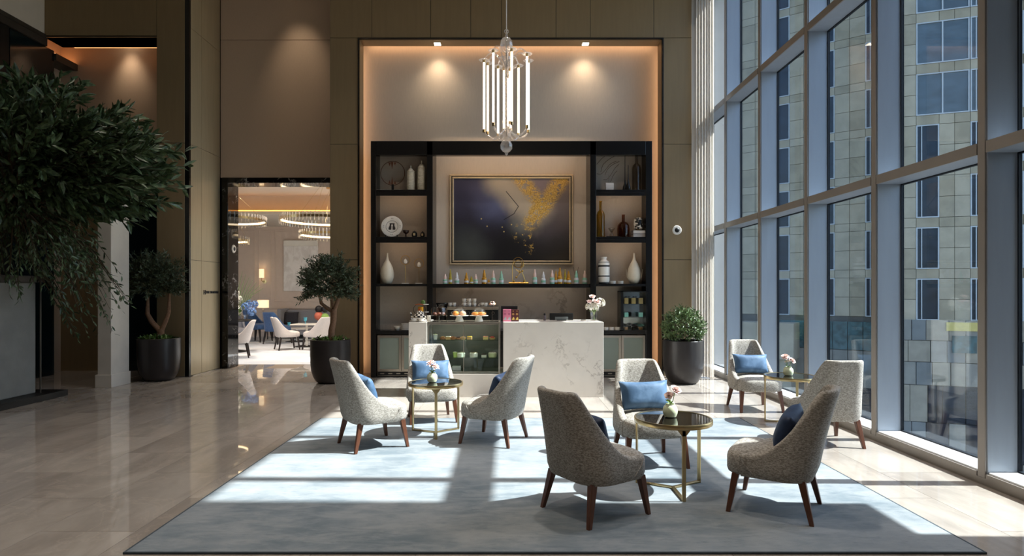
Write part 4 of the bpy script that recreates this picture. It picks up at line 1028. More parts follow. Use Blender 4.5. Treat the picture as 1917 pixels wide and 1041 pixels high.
for k, x in enumerate(bx):
    q = ('left', 'middle', 'right')[k]
    gb = tag(MB().box(-.035, .035, -.03, .03, 0, .10).build('gift_box', colour('kraft_gold', (178, 148, 92), .5), None, (x, YI - .1, ST[4] + vs_[2]), smooth=False, bevel=.002), q + ' gold gift box on the top shelf of the black vitrine', 'box', 'gift boxes in the vitrine')
    b = petals(MB(), (0, 0, .105), 10, .035, (0, 0, 1), rnd).build('bow', M['blackmat'], gb)
    tag(MB().box(-.035, .035, -.03, .03, 0, .075).build('candle_box', colour('mint_white' if k != 1 else 'slate', (150, 206, 190) if k != 1 else (80, 88, 90), .5), None, (x, YI - .1, ST[4] + vs_[1]), smooth=False, bevel=.002), q + ' small candle box on the middle shelf of the black vitrine', 'box', 'candle boxes in the vitrine')
    t = thing('potpourri', q + ' dark dried flower bundle on the vitrine bottom shelf', 'dried flowers', (x, YI - .1, ST[4] + .0125), 0, 'dried bundles in the vitrine')
    MB().lathe([(.03, 0), (.04, .03), (.03, .05)], 14).build('holder', colour('copper_orange', (196, 140, 84), .4) if k != 1 else M['blackmat'], t)
    petals(MB(), (0, 0, .05), 26, .075, (0, -.2, 1), rnd, .5).build('dried_leaves', colour('slate_leaf', (66, 70, 74), .7) if k != 2 else colour('teal_leaf', (92, 150, 138), .7), t, smooth=False)
for k, px in enumerate((1133.5, 1144, 1155)):
    o = MB().lathe([(.038, 0), (.045, .004), (.045, .05), (.042, .055), (.03, .05), (.001, .048)], 20).build('candle_jar', M['white'], None, (ix(px), YI - .06, ST[4])); tag(o, ('left', 'centre', 'right')[k] + ' white candle jar in row beside the black vitrine', 'candle', 'candle jars beside the vitrine')

# ---- scent bottles on the long centre shelf
YB = 10.47; ZB = ST[3]
MINT, PINK, WHT, AMB, OLV = colour('mint_label', (150, 198, 172), .4), colour('pale_pink_cap', (232, 200, 186), .4), colour('milk_white', (222, 220, 220), .4), colour('amber_gold', (204, 146, 44), .25, metal=.2), colour('olive_amber', (170, 150, 44), .25)
bt = [(85, 28, 205, MINT, PINK, 'mint bottle with pink tip, first from the left'), (148, 22, 150, OLV, OLV, 'tall olive yellow bottle, second from the left'), (225, 28, 185, WHT, WHT, 'white bottle, third from the left'),
      (340, 28, 190, AMB, AMB, 'gold bottle with thin neck, fourth from the left'), (400, 24, 235, OLV, OLV, 'short olive bottle, fifth from the left'), (452, 25, 208, MINT, PINK, 'mint bottle with pink tip, sixth from the left'),
      (553, 30, 155, AMB, AMB, 'tall tapered gold bottle left of the gilt ornament'), (607, 19, 270, AMB, AMB, 'shortest gold bottle left of the gilt ornament'), (660, 28, 165, MINT, PINK, 'mint bottle with pink tip, second left of the gilt ornament'),
      (757, 28, 170, MINT, MINT, 'all mint bottle immediately left of the gilt ornament'), (1158, 28, 150, MINT, PINK, 'mint bottle with pink tip immediately right of the gilt ornament'), (1260, 28, 178, WHT, WHT, 'white bottle right of the gilt ornament'),
      (1365, 30, 160, MINT, PINK, 'mint and pink bottle beside the amber cluster'), (1412, 18, 165, AMB, AMB, 'slim amber bottle at left of the amber cluster'), (1458, 32, 130, AMB, AMB, 'tallest amber bottle in the amber cluster'), (1520, 18, 150, OLV, OLV, 'slim olive bottle inside the amber cluster'),
      (1562, 30, 172, AMB, AMB, 'amber bottle at right of the amber cluster'), (1655, 30, 165, WHT, MINT, 'white based bottle with mint top, second from the right'), (1755, 30, 165, MINT, PINK, 'mint bottle with pink tip, first from the right')]
k_ = .1565 / (FPX / YB)
for (cx, hw, ty, m1, m2, lab) in bt:
    t = thing('scent_bottle', lab + ' on the long shelf', 'bottle', (WX(820 + cx * .1565, YB), YB, ZB), 0, 'scent bottles on the long shelf'); w = hw * k_; h = (326 - ty) * k_
    MB().lathe([(w * .9, 0), (w, .003), (w, h * .38), (w * .9, h * .43), (w * .66, h * .47)], 16).build('body', m1, t)
    MB().lathe([(w * .7, h * .47), (w * .62, h * .72), (w * .4, h * .78), (w * .28, h * .97), (w * .1, h)], 16).build('cap', m2, t)
    MB().lathe([(w * 1.01, h * .12), (w * 1.02, h * .13), (w * 1.02, h * .28), (w * 1.01, h * .29)], 16, cap0=False, cap1=False).build('label_band', WHT if m1 is not WHT else MINT, t)
t = thing('reed_diffuser', 'pair of thin dark reeds in a holder at the right end of long shelf', 'diffuser', (WX(1079, YB), YB + .05, ZB))
MB().lathe([(.03, 0), (.034, .01), (.03, .07), (.012, .08)], 14).build('flask', M['brownglass'], t)
for dx in (-.045, .04): MB().tube([(0, 0, .02), (dx, 0, .30)], .0035, 5).build('reed', M['walnut_dark'], t)
t = thing('gilt_ornament', 'gilt wire ornament with ring top at the middle of the long shelf', 'ornament', (WX(970, YB), YB, ZB))
def gp(x, y): return ((x - 960) * k_, 0, (326 - y) * k_)
MB().tube([gp(850, 318), gp(1085, 318)], .012, 8, flat=1.6).build('base', M['gold'], t)
MB().torus(gp(960, 85), 45 * k_, .006, 28, 6, 'y').torus(gp(960, 70), 62 * k_, .004, 28, 6, 'y').build('ring_top', M['gold'], t)
fr = MB()
for a, b in (((890, 100), (893, 300)), ((1015, 110), (960, 190)), ((930, 150), (985, 190)), ((985, 190), (930, 260)), ((1000, 170), (1050, 300)), ((893, 90), (910, 60)), ((1025, 120), (1022, 70))): fr.tube([gp(*a), gp(*b)], .006, 6)
fr.build('wire_frame', M['gold'], t)
for x, y in ((910, 292), (1030, 292), (985, 185), (1012, 170), (940, 245)): MB().sphere(gp(x, y), .018, 12, 8).build('bead', M['gold'], t)

# ---- coffee machine, grinder and cups on the back counter
YM = 10.5; ZC = ST[4]
t = thing('espresso_machine', 'black and steel espresso machine on the back counter', 'coffee machine', (WX(886, YM), YM, ZC)); hw = WX(933, YM) - WX(886, YM); hm = HZ(574, YM) - ZC
MB().box(-hw, hw, -.12, .25, .06, hm).build('body', M['blackmat'], t, smooth=False, bevel=.01)
MB().box(-hw, hw, -.16, .25, hm - .05, hm).build('cup_rail', M['steel'], t, smooth=False, bevel=.005)
MB().box(-hw, hw, -.2, .25, .02, .06).build('drip_tray', M['steel'], t, smooth=False)
for x in (-hw + .05, hw - .05): MB().box(x - .02, x + .02, -.15, .2, 0, .02).build('foot', M['blackmat'], t, smooth=False)
for k in range(6): 
    o = MB().torus((0, 0, 0), .022, .005, 16, 6, 'y').build('dial', M['chrome'], t); o.location = (-hw + .09 + k * (2 * hw - .18) / 5, -.13, hm - .11)
for k in range(3): MB().tube([(-hw + .2 + k * .28, -.1, .2), (-hw + .2 + k * .28, -.26, .19)], .014, 8).build('portafilter', M['black'], t)
CUPP = [(.022, 0), (.028, .004), (.036, .03), (.038, .07), (.035, .07), (.032, .03), (.02, .008), (.001, .007)]
cup_me = None
for k, (px, lv) in enumerate([(843, 0), (850, 0), (869, 0), (878.5, 0), (888, 0), (869, 1), (878.5, 1), (888, 1), (903, 0), (909, 0)]):
    if cup_me is None: cup_me = MB().lathe(CUPP, 18).torus((.045, 0, .035), .018, .005, 12, 5, 'y').mesh('coffee_cup', M['white'])
    o = link('coffee_cup', cup_me, None, (WX(px, YM), YM - .02, ZC + hm + lv * .073), 1.2 * k)
    tag(o, 'white coffee cup on the espresso machine, %s' % ['far left end', 'second from left end', 'lower row left of cluster', 'lower row middle of cluster', 'lower row right of cluster', 'upper row left of cluster', 'upper row middle of cluster', 'upper row right of cluster', 'second from right end', 'far right end'][k], 'cup', 'cups on the espresso machine')
t = thing('coffee_grinder', 'black coffee grinder with bean hopper left of espresso machine', 'coffee grinder', (WX(828, YM), YM, ZC))
MB().lathe([(.08, 0), (.085, .02), (.07, .04), (.06, .26), (.055, .30)], 20).build('body', M['blackmat'], t)
MB().lathe([(.05, .30), (.055, .32), (.1, .44), (.105, .455), (.11, .46), (.11, .475), (.001, .476)], 24).build('hopper', M['black'], t)

# ================================================================== MARBLE COUNTER AND PASTRY CASE
YCF, YCB = 8.39, 9.15
def qx(px): return WX(px, YCF)
def qz(py): return HZ(py, YCF)
CX0_, CA, CB, CX1_ = qx(765), qx(799), qx(942), qx(1130); CT = qz(603); CBZ = qz(700.4)
ct = thing('marble_counter', 'white veined marble service counter with inset pastry case', 'counter', (0, YCF, 0))
D = YCB - YCF
MB().box(CX0_, CA, 0, D, 0, CT).build('end_block', M['white_marble'], ct, smooth=False, bevel=.004)
MB().box(CB, CX1_, 0, D, 0, CT).build('service_block', M['white_marble'], ct, smooth=False, bevel=.004)
MB().box(CA, CB, 0, D, 0, CBZ).build('case_base', M['white_marble'], ct, smooth=False, bevel=.003)
pc = thing('pastry_case', 'glass fronted steel pastry display case set into the marble counter', 'display case', (0, YCF, 0))
ex0, ex1, b = CA + .006, CB - .006, .022; dz0, dz1 = CBZ + .002, CT + .0
fxr = qx(936)
fr = MB().box(ex0, fxr, .005, .005 + b, dz1 - .035, dz1).box(ex0, ex0 + b, .005, .005 + b, dz0, dz1 - .035).box(fxr - b, fxr, .005, .005 + b, dz0, dz1 - .035).box(ex0, ex0 + b, .5, .5 + b, dz0, dz1 - .035).box(fxr - b, fxr, .5, .5 + b, dz0, dz1 - .035)
fr.box(ex0, fxr, .5, .5 + b, dz1 - .035, dz1).box(ex0, ex0 + b, .027, .5, dz1 - .03, dz1).box(fxr - b, fxr, .027, .5, dz1 - .03, dz1)
fr.build('frame', M['steel'], pc, smooth=False, bevel=.002)
MB().box(ex0 + b, fxr - b, .012, .018, dz0, dz1 - .035).build('front_glass', M['casepane'], pc, smooth=False)
MB().box(ex0 + .008, ex0 + .013, .027, .5, dz0, dz1 - .03).build('side_glass', M['casepane'], pc, smooth=False)
MB().box(fxr - .013, fxr - .008, .027, .5, dz0, dz1 - .03).build('side_glass', M['casepane'], pc, smooth=False)
MB().box(ex0 + b, fxr - b, .027, .5, dz1 - .012, dz1 - .004).build('top_glass', M['casepane'], pc, smooth=False)
MB().box((ex0 + fxr) / 2 - .004, (ex0 + fxr) / 2 + .004, .006, .012, dz0, dz1 - .035).build('glass_joint', M['steel'], pc, smooth=False)
MB().box(ex0 + b, fxr - b, .49, .5, dz0, dz1 - .035).build('rear_door', colour('case_dark_back', (98, 100, 94), .2), pc, smooth=False)
MB().box(ex0 + b, fxr - b, .04, .48, dz0, dz0 + .03).build('case_floor', M['steel'], pc, smooth=False)
MB().box(ex0 + .1, fxr - .1, .30, .33, dz1 - .05, dz1 - .04).build('case_light', emis('case_light_strip', (255, 244, 225), 10.0), pc, smooth=False)
ZS1, ZS2 = HZ(636, YCF + .1), HZ(669.5, YCF + .1)
for z in (ZS1, ZS2): MB().box(ex0 + b, fxr - b, .05, .46, z - .01, z).build('glass_shelf', M['greenglass'], pc, smooth=False)
# pastries
def pastry(px, z, kind, label, y=YCF + .16, cols=None):
    x = WX(px, y); t = thing('pastry', label, 'pastry', (x, y, z + .001), 0, 'pastries in the glass case')
    c1, c2 = cols
    if kind == 'slice':
        MB().box(-.036, .036, -.03, .05, 0, .034).build('cake', colour(*c1), t, smooth=False, bevel=.004); MB().box(-.036, .036, -.03, .05, .034, .044).build('glaze', colour(*c2), t, smooth=False, bevel=.004)
    elif kind == 'tart':
        MB().lathe([(.03, 0), (.04, .005), (.046, .024), (.042, .026), (.001, .022)], 18).build('shell', colour(*c1), t); b = MB()
        for i in range(7): a = i * 2.4; b.sphere((.004 * i ** 1.0 * math.cos(a), .004 * i * math.sin(a), .03), .013, 8, 6)
        b.build('topping', colour(*c2), t)
    elif kind == 'cup':
        MB().lathe([(.026, 0), (.034, .07), (.036, .072), (.031, .072), (.001, .06)], 18).build('cup', colour(*c1), t); MB().lathe([(.031, .062), (.02, .075), (.001, .08)], 16).build('cream', colour(*c2), t)
    elif kind == 'bowl':
        MB().lathe([(.05, 0), (.058, .008), (.06, .058), (.056, .06)], 24).build('cake', colour(*c1), t); MB().lathe([(.058, .058), (.05, .068), (.001, .07)], 24).build('topping', colour(*c2), t); b = MB()
        for i in range(14): a = i * 2.4; b.sphere((.0125 * math.sqrt(i) * math.cos(a), .0125 * math.sqrt(i) * math.sin(a), .071), .006, 6, 4)
        b.build('crumbs', colour('nut_brown', (110, 84, 60), .7), t)
    else:                                                    # croissant / bun
        b = MB(); pts = []; rs = []
        for i in range(9): a = R(-70 + 140 * i / 8); pts.append((.042 * math.sin(a), -.02 * math.cos(a), .02)); rs.append(.006 + .018 * math.cos(R(-80 + 160 * i / 8)) + .002 * (i % 2))
        b.tube(pts, rs, 10); b.build('crust', colour(*c1), t); MB().sphere((0, -.012, .036), .012, 8, 6, .5).build('icing', colour(*c2), t)
TAN, BRN, CRM, YEL, RED, DRK = ('biscuit_tan', (206, 162, 104), .7), ('pastry_brown', (158, 98, 52), .6), ('whipped_cream', (238, 230, 214), .6), ('custard_yellow', (236, 190, 70), .4), ('berry_red', (186, 44, 40), .3), ('chocolate', (66, 42, 32), .35)
pastry(815, ZS1, 'cup', 'white dessert cup, leftmost on upper shelf of pastry case', cols=(CRM, ('pistachio', (196, 206, 140), .5)))
pastry(829, ZS1, 'tart', 'small brown tart right of the white dessert cup', cols=(BRN, TAN))
pastry(839, ZS1, 'slice', 'layered cream slice on upper shelf of pastry case', cols=(TAN, CRM))
pastry(848.5, ZS1, 'bun', 'golden croissant on upper shelf right of the cream slice', cols=(BRN, TAN))
pastry(858, ZS1, 'tart', 'dark chocolate tart at middle of upper case shelf', cols=(BRN, DRK))
pastry(867, ZS1, 'bun', 'pale orange bun left of the yellow slice', cols=(TAN, CRM))
pastry(879, ZS1, 'slice', 'bright yellow slice on upper shelf of pastry case', cols=(TAN, YEL))
pastry(909, ZS1, 'slice', 'pink and yellow slice near right end of upper case shelf', cols=(('pale_yellow', (232, 202, 130), .5), ('pale_coral', (228, 150, 118), .4)))
pastry(921.5, ZS1, 'tart', 'red berry tart at right end of upper case shelf', cols=(TAN, RED))
pastry(852, ZS2, 'cup', 'small green dessert glass on lower case shelf', cols=(('lime_glass', (188, 204, 110), .3), CRM))
pastry(863, ZS2, 'bowl', 'round cream cake with grey crumbs on lower case shelf', cols=(CRM, ('crumb_grey', (150, 140, 122), .7)))
pastry(887, ZS2, 'bowl', 'round cream cake with brown crumbs on lower case shelf', cols=(CRM, ('crumb_cream', (214, 198, 170), .7)))
pastry(906, ZS2, 'slice', 'dark slice on white tray on lower case shelf', cols=(CRM, DRK))
pastry(922, ZS2, 'bowl', 'pale green cake at right end of lower case shelf', cols=(('pale_green', (204, 206, 160), .5), CRM))
tag(MB().box(-.06, .06, -.05, .05, 0, .06).box(-.02, .02, -.052, -.05, .02, .045).build('tray_box', M['white'], None, (WX(855, YCF + .2), YCF + .2, dz0 + .031), smooth=False, bevel=.003), 'white drawer box on the floor of the pastry case', 'box')

# cake stands on top of the case
YT = YCF + .2; KT = FPX / YT; ZT = CT + .0015
def stand(px, label, glass, items, wide):
    t = thing('cake_stand', label, 'cake stand', (WX(px, YT), YT, ZT), 0, 'domed cake stands'); h = HZ(591, YT) - ZT; m = M['crystal'] if glass else M['white']
    if glass: MB().lathe([(.06, 0), (.062, .004), (.012, .012), (.009, h - .012), (.03, h - .006), (.125, h - .004), (.13, h + .004), (.001, h)], 32).build('stand', m, t)
    else: MB().lathe([(.062, 0), (.062, .01), (.04, h - .015), (.05, h - .006), (.135, h - .004), (.138, h + .004), (.001, h)], 32).build('stand', m, t)
    hd = HZ(573.5, YT) - ZT - h
    if glass: pr = [(.115, h + .004), (.115, h + .09), (.10, h + .118), (.06, h + .13), (.012, h + .135)]
    else: pr = [(.112, h + .004), (.106, h + .045), (.085, h + .09), (.045, h + .122), (.012, h + .132)]
    d = MB().lathe(pr, 32, cap0=False).build('dome', M['crystal'], t)
    MB().lathe([(.012, pr[-1][1]), (.008, pr[-1][1] + .008), (.02, pr[-1][1] + .018), (.02, pr[-1][1] + .028), (.006, pr[-1][1] + .034)], 16).build('knob', M['crystal'], d)
    return (t.location.x, YT, ZT + h + .005)
p1 = stand(822, 'glass cake stand with dome over chocolate pastries, leftmost of three', True, None, 0)
p2 = stand(860, 'white cake stand with dome over buns, middle of three', False, None, 0)
p3 = stand(896.5, 'white cake stand with dome over croissants, rightmost of three', False, None, 0)
def bun(p, dx, dy, kind, label, c, sc=1.0):
    if kind == 'bun': o = MB().lathe([(.03, 0), (.042, .012), (.044, .028), (.03, .05), (.012, .056), (.001, .057)], 16).build('bun', colour(*c))
    else:
        b = MB(); pts = []; rs = []
        for i in range(13): a = R(-75 + 150 * i / 12); pts.append((.062 * math.sin(a), -.03 * math.cos(a), .026)); rs.append(.006 + .022 * math.cos(R(-82 + 164 * i / 12)) + .003 * (i % 2))
        o = b.tube(pts, rs, 10).build('croissant', colour(*c))
    o.location = (p[0] + dx, p[1] + dy, p[2]); o.scale = (sc,) * 3; return tag(o, label, 'pastry', 'pastries under the glass domes')
GLD = ('golden_crust', (214, 138, 58), .5)
for k, dx in enumerate((-.06, .0, .06)): bun(p1, dx, -.02 + .03 * (k == 1), 'bun', ('left', 'middle', 'right')[k] + ' dark chocolate bun under the leftmost glass dome', ('dark_bun', (86, 48, 32), .4), .8)
bun(p2, -.05, -.02, 'bun', 'golden bun at left under the middle glass dome', GLD, 1.1); bun(p2, .05, -.02, 'bun', 'sugar dusted bun at right under the middle glass dome', ('sugared_crust', (226, 176, 136), .6), 1.1)
bun(p3, -.045, -.02, 'croissant', 'golden croissant at left under the rightmost glass dome', GLD, .9); bun(p3, .04, -.02, 'croissant', 'golden croissant at right under the rightmost glass dome', GLD, .95)
t = thing('petit_four_stand', 'slim tall stand of small pastries at right end of pastry case', 'cake stand', (WX(921.5, YT), YT, ZT)); hs = HZ(572, YT) - ZT
MB().lathe([(.04, 0), (.042, .004), (.008, .012), (.006, hs - .01), (.02, hs - .004), (.06, hs), (.062, hs + .006), (.001, hs + .004)], 24).build('stand', M['crystal'], t)
for k in range(9):
    a = k * 2.4; q = .012 * math.sqrt(k)
    MB().sphere((q * math.cos(a), q * math.sin(a), hs + .022 + .022 * (k < 4)), .022, 10, 7, .75).build('petit_four', colour(*(GLD, CRM, DRK, ('dusty_pink', (206, 168, 160), .5))[k % 4]), t)
# teapot and cups
t = thing('teapot', 'black and white checkered teapot with orange handle on counter end', 'teapot', (WX(784.5, YT), YT + .06, ZT))
MB().lathe([(.07, 0), (.092, .01), (.10, .035), (.09, .07), (.07, .10), (.05, .125), (.048, .13)], 32).build('body', M['checks'], t)
ld = MB().lathe([(.05, .128), (.042, .142), (.02, .15), (.012, .152)], 24).build('lid', M['checks'], t); MB().sphere((0, 0, .165), .014, 12, 8).build('lid_knob', colour('red_bead', (170, 40, 32), .3), ld)
MB().tube([(-.085, 0, .03), (-.115, 0, .06), (-.125, 0, .10), (-.135, 0, .125)], [.02, .014, .011, .010], 10).build('spout', M['checks'], t)
MB().tube([(-.06, 0, .10), (-.09, 0, .15), (-.085, 0, .2), (-.05, 0, .235)], .004, 6).tube([(.06, 0, .10), (.085, 0, .15), (.08, 0, .2), (.04, 0, .235)], .004, 6).build('handle_wire', M['blackmat'], t)
MB().tube([(-.065, 0, .235), (-.03, 0, .243), (.03, 0, .243), (.055, 0, .235)], [.008, .011, .011, .008], 10).build('handle_grip', colour('orange_wood', (150, 74, 30), .4), t)
t = thing('honey_stand', 'two tier stand with amber honey jar behind the checkered teapot', 'stand', (WX(792, YT + .3), YT + .3, ZT))
MB().tube([(0, 0, 0), (0, 0, .28)], .006, 8).build('post', M['gold'], t)
MB().lathe([(.06, 0), (.06, .006), (.001, .007)], 24).build('tier', M['white'], t)
for z in (.12, .235): MB().lathe([(.02, z - .004), (.085, z), (.088, z + .008), (.001, z + .004)], 24).build('tier', M['white'], t)
MB().lathe([(.036, 0), (.04, .004), (.04, .07), (.03, .075)], 20, (-.03, -.03, .128)).build('honey_jar', colour('honey', (214, 150, 34), .12), t)
MB().lathe([(.03, 0), (.036, .02), (.03, .045), (.001, .06)], 16, (-.0, -.0, .245)).build('green_fruit', colour('pear_green', (84, 110, 52), .4), t)
for px, lab in ((774.5, 'white cup on saucer at the left of counter end'), (788.5, 'white cup on saucer in front of checkered teapot')):
    t = thing('cup_and_saucer', lab, 'cup', (WX(px, YT - .1), YT - .1, ZT), .4, 'cups on the counter end'); MB().lathe([(.03, 0), (.035, .004), (.062, .012), (.06, .014), (.001, .008)], 24).build('saucer', M['white'], t)
    MB().lathe([(.025, .008), (.04, .02), (.046, .045), (.043, .045), (.036, .02), (.001, .014)], 20).torus((.052, 0, .03), .014, .004, 12, 5, 'y').build('cup', M['white'], t)
t = thing('white_mug', 'small white mug on saucer right of the checkered teapot', 'cup', (WX(803, YT), YT, ZT)); MB().lathe([(.05, 0), (.052, .006), (.001, .007)], 20).build('saucer', M['white'], t); MB().lathe([(.026, .008), (.03, .012), (.03, .085), (.027, .085), (.026, .02), (.001, .018)], 20).build('mug', M['white'], t)

# tea boxes, till, bottle, flowers on the marble counter
YX = YCF + .12
def tin(px0, px1, y0, label, c, c2, c3, yo=0.0):
    y = YX + yo; x0, x1 = WX(px0, y), WX(px1, y); h = HZ(y0, y) - CT
    t = thing('tea_box', label, 'box', ((x0 + x1) / 2, y, ZT), 0, 'patterned boxes on the counter'); w = (x1 - x0) / 2 - .001
    MB().box(-w, w, 0, .06, 0, h).build('carton', colour(*c), t, smooth=False, bevel=.002)
    for s in (-.5, .5):
        MB().lathe([(.001, 0), (w * .3, 0), (w * .3, .0015), (.001, .0015)], 14, cap0=False, cap1=False).build('printed_disc', colour(*c2), t, (s * w, -.0005, h * .62)).rotation_euler = (R(90), 0, 0)
        MB().lathe([(.001, 0), (w * .16, 0), (w * .16, .0015), (.001, .0015)], 14, cap0=False, cap1=False).build('printed_disc', colour(*c2), t, (s * w, -.0005, h * .87)).rotation_euler = (R(90), 0, 0)
        q = MB().add([(s * w - w * .35, -.001, h * .14), (s * w + w * .35, -.001, h * .14), (s * w + w * .3, -.001, h * .3), (s * w + w * .1, -.001, h * .4), (s * w - w * .15, -.001, h * .28)], [(0, 1, 2, 3, 4)]); q.build('printed_bird', colour(*c3), t, smooth=False)
tin(941.5, 957, 579.5, 'pink patterned box on the marble counter', ('box_pink', (206, 118, 140), .5), ('box_rose', (176, 90, 118), .5), ('box_grey', (160, 170, 172), .5))
tin(957, 971.5, 579.8, 'maroon and gold patterned box on the marble counter', ('box_maroon', (74, 26, 28), .5), ('box_gold', (170, 126, 72), .5), ('box_gold_light', (206, 176, 90), .5))
y = YX + .12; x0, x1 = WX(938, y), WX(969, y)
tag(MB().box(x0, x1, 0, .08, 0, HZ(573, y) - CT).build('black_box', M['blackmat'], None, (0, y, ZT), smooth=False, bevel=.003), 'matt black box standing behind the pink and maroon boxes', 'box')
y = YCF + .45; xm = WX(1051, y); hw = (WX(1073, y) - WX(1029, y)) / 2
t = thing('till_terminal', 'black point of sale screen seen from behind on the counter', 'till', (xm, y, ZT)); hm = HZ(586.5, y) - CT
MB().box(-hw, hw, -.005, .02, .004, hm).build('screen_back', M['blackmat'], t, smooth=False, bevel=.006); MB().box(-hw * .55, hw * .55, -.012, -.005, .004, hm * .5).build('grey_panel', colour('till_grey', (110, 116, 116), .4), t, smooth=False, bevel=.003); MB().box(-.07, .07, -.03, .06, 0, .01).build('base', M['blackmat'], t, smooth=False)
t = thing('sanitiser_bottle', 'small dark capped bottle left of the till screen', 'bottle', (WX(1019.5, y), y, ZT)); MB().lathe([(.018, 0), (.02, .004), (.02, .065), (.012, .075)], 16).build('body', colour('plum_grey', (96, 84, 88), .4), t); MB().lathe([(.014, .075), (.016, .08), (.014, .105), (.001, .108)], 16).build('cap', M['blackmat'], t)
t = thing('card_reader', 'small white card reader beside the flower vase', 'card reader', (WX(1090, y), y - .15, ZT)); MB().box(-.035, .035, -.05, .05, 0, .02).build('reader_body', M['white'], t, smooth=False, bevel=.005); MB().box(-.025, .025, -.03, .03, .02, .022).build('reader_screen', M['blackmat'], t, smooth=False)
y = YCF + .3
t = thing('flower_vase_tall', 'clear glass vase of pink roses and white hydrangea on counter', 'flowers', (WX(1112, y), y, ZT)); hv = HZ(583.5, y) - CT
MB().lathe([(.045, 0), (.05, .004), (.046, .06), (.055, hv - .01), (.062, hv), (.058, hv), (.05, .06 + .02), (.044, .012), (.001, .01)], 28).build('vase_glass', M['crystal'], t)
st_ = MB()
for k in range(7): a = k * .9; st_.tube([(.02 * math.cos(a), .02 * math.sin(a), .015), (-.02 * math.cos(a), -.02 * math.sin(a), hv), (.06 * math.cos(a + 3), .05 * math.sin(a + 3), hv + .08)], .004, 5)
st_.build('stems', M['stem'], t)
for (x, z, yy, r_, w) in ((-.065, .07, -.04, .075, 1), (.085, .125, -.01, .085, 1), (.0, .075, -.06, .065, 1), (.02, .05, .06, .07, 1)):
    b = MB()
    for k in range(46): d_ = rand_dir(rnd, -.5); petals(b, Vector((x, yy, hv + z)) + d_ * r_ * .75, 4, r_ * .36, d_, rnd, 1.0, .8, 1.3)
    b.build('hydrangea_head', M['petal_white'], t, smooth=False)
for (x, z, yy, r_) in ((-.03, .225, -.03, .055), (.035, .15, -.085, .055), (-.075, .155, -.06, .05), (-.005, .165, -.075, .045)):
    petals(MB(), (x, yy, hv + z - .02), 22, r_, (x * 2, -.6, 1), rnd, .95, .1, 1.3).build('rose', M['petal_pink'], t)
for a in (0.3, 2.0, 4.0): lq = MB(); leafq(lq, (.04 * math.cos(a), .04 * math.sin(a), hv), (math.cos(a), math.sin(a), .1), (0, 0, 1), .10, .05); lq.build('leaf', M['leaf_under'], t)

# ---- wall fittings
def speaker(name, loc, rot, label):
    t = thing(name, label, 'camera', loc); t.rotation_euler = rot
    MB().lathe([(.082, 0), (.082, .008), (.074, .018), (.044, .020), (.04, .012), (.001, .012)], 32).build('white_ring', M['white'], t)
    MB().lathe([(.04, .008), (.042, .02), (.03, .03), (.012, .034), (.001, .035)], 24).build('black_dome', M['blackmat'], t)
speaker('wall_camera', (WX(1267, YW), YW - .001, HZ(431, YW)), (R(90), 0, 0), 'round white and black wall camera on the bronze panel near curtain')
speaker('wall_camera', (JX + .001, 11.7, HZ(466, 11.7)), (R(90), 0, R(90)), 'round white and black wall camera on black marble door jamb')
sg = thing('wall_sign', 'small black lettered sign on the champagne panels beside the doorway', 'sign', (XA + .001, 10.86, HZ(547, 11.1)), R(90))
def text(s, size, x, z, parent, m):
    c = bpy.data.curves.new('lettering', 'FONT'); c.body = s; c.size = size; c.extrude = .004; c.align_x = 'LEFT'; c.offset = .0025
    o = bpy.data.objects.new('lettering', c); col.objects.link(o); o.parent = parent; o.location = (x, -.004, z); o.rotation_euler = (R(90), 0, 0); c.materials.append(m)
    dg = bpy.context.evaluated_depsgraph_get(); me = bpy.data.meshes.new_from_object(o.evaluated_get(dg)); q = link('lettering', me, parent, o.location); q.rotation_euler = o.rotation_euler
    bpy.data.objects.remove(o); return q
text('H', .11, 0, -.04, sg, M['blackmat']); a = text('OUSE  TEA LOUNGE', .06, .085, -.022, sg, M['blackmat']); a.scale = (.86, 1, 1)

# ================================================================== RESTAURANT BEYOND THE DOORWAY
YRF, YRB, RCZ = 12.12, 19.5, HZ(424, 19.5)
XRL, XRR = -11.5, -1.45
struct(MB().box(XRL, XRR + .3, YRF, YRB + .1, -.2, .002).build('floor_restaurant', M['carpet'], smooth=False))
STEP = 16.35
struct(MB().box(XRL, XRR + .3, 11.9, STEP + .36, RCZ + .55, RCZ + .7).build('ceiling_restaurant', M['plaster'], smooth=False))
lc = struct(MB().box(XRL, XRR + .3, STEP, YRB + .1, RCZ, RCZ + .08).build('ceiling_soffit', M['plaster'], smooth=False))
MB().box(XRL, XRR + .3, STEP + .3, STEP + .35, RCZ + .08, RCZ + .55).build('cove_wall', M['plaster'], lc, smooth=False)
MB().box(XRL, XRR, STEP + .02, STEP + .06, RCZ + .08, RCZ + .11).build('cove_strip', M['cove_rest'], lc, smooth=False)
struct(MB().box(XRL, XRR + .3, 11.92, 12.0, FZ1, RCZ + .7).build('wall_restaurant_front', M['plaster'], smooth=False))
struct(MB().box(XRL - .1, XRL, 11.9, YRB, 0, RCZ + .7).build('wall_restaurant_left', M['plaster'], smooth=False))
M['rest_wall'] = mat('restaurant_wall_paint', (216, 198, 184), .7, 0, .3, .02, 6, world=True)
wbk = struct(MB().box(XRL, XRR + .3, YRB, YRB + .1, 0, RCZ).build('wall_restaurant_back', M['rest_wall'], smooth=False))
def bx(px): return WX(px, YRB)
def bz(py): return HZ(py, YRB)
def frame_moulding(x0, x1, z0, z1, w=.045):
    MB().box(x0, x1, YRB - .018, YRB, z0, z0 + w).box(x0, x1, YRB - .018, YRB, z1 - w, z1).box(x0, x0 + w, YRB - .018, YRB, z0 + w, z1 - w).box(x1 - w, x1, YRB - .018, YRB, z0 + w, z1 - w).build('panel_moulding', M['rest_wall'], wbk, smooth=False, bevel=.008)
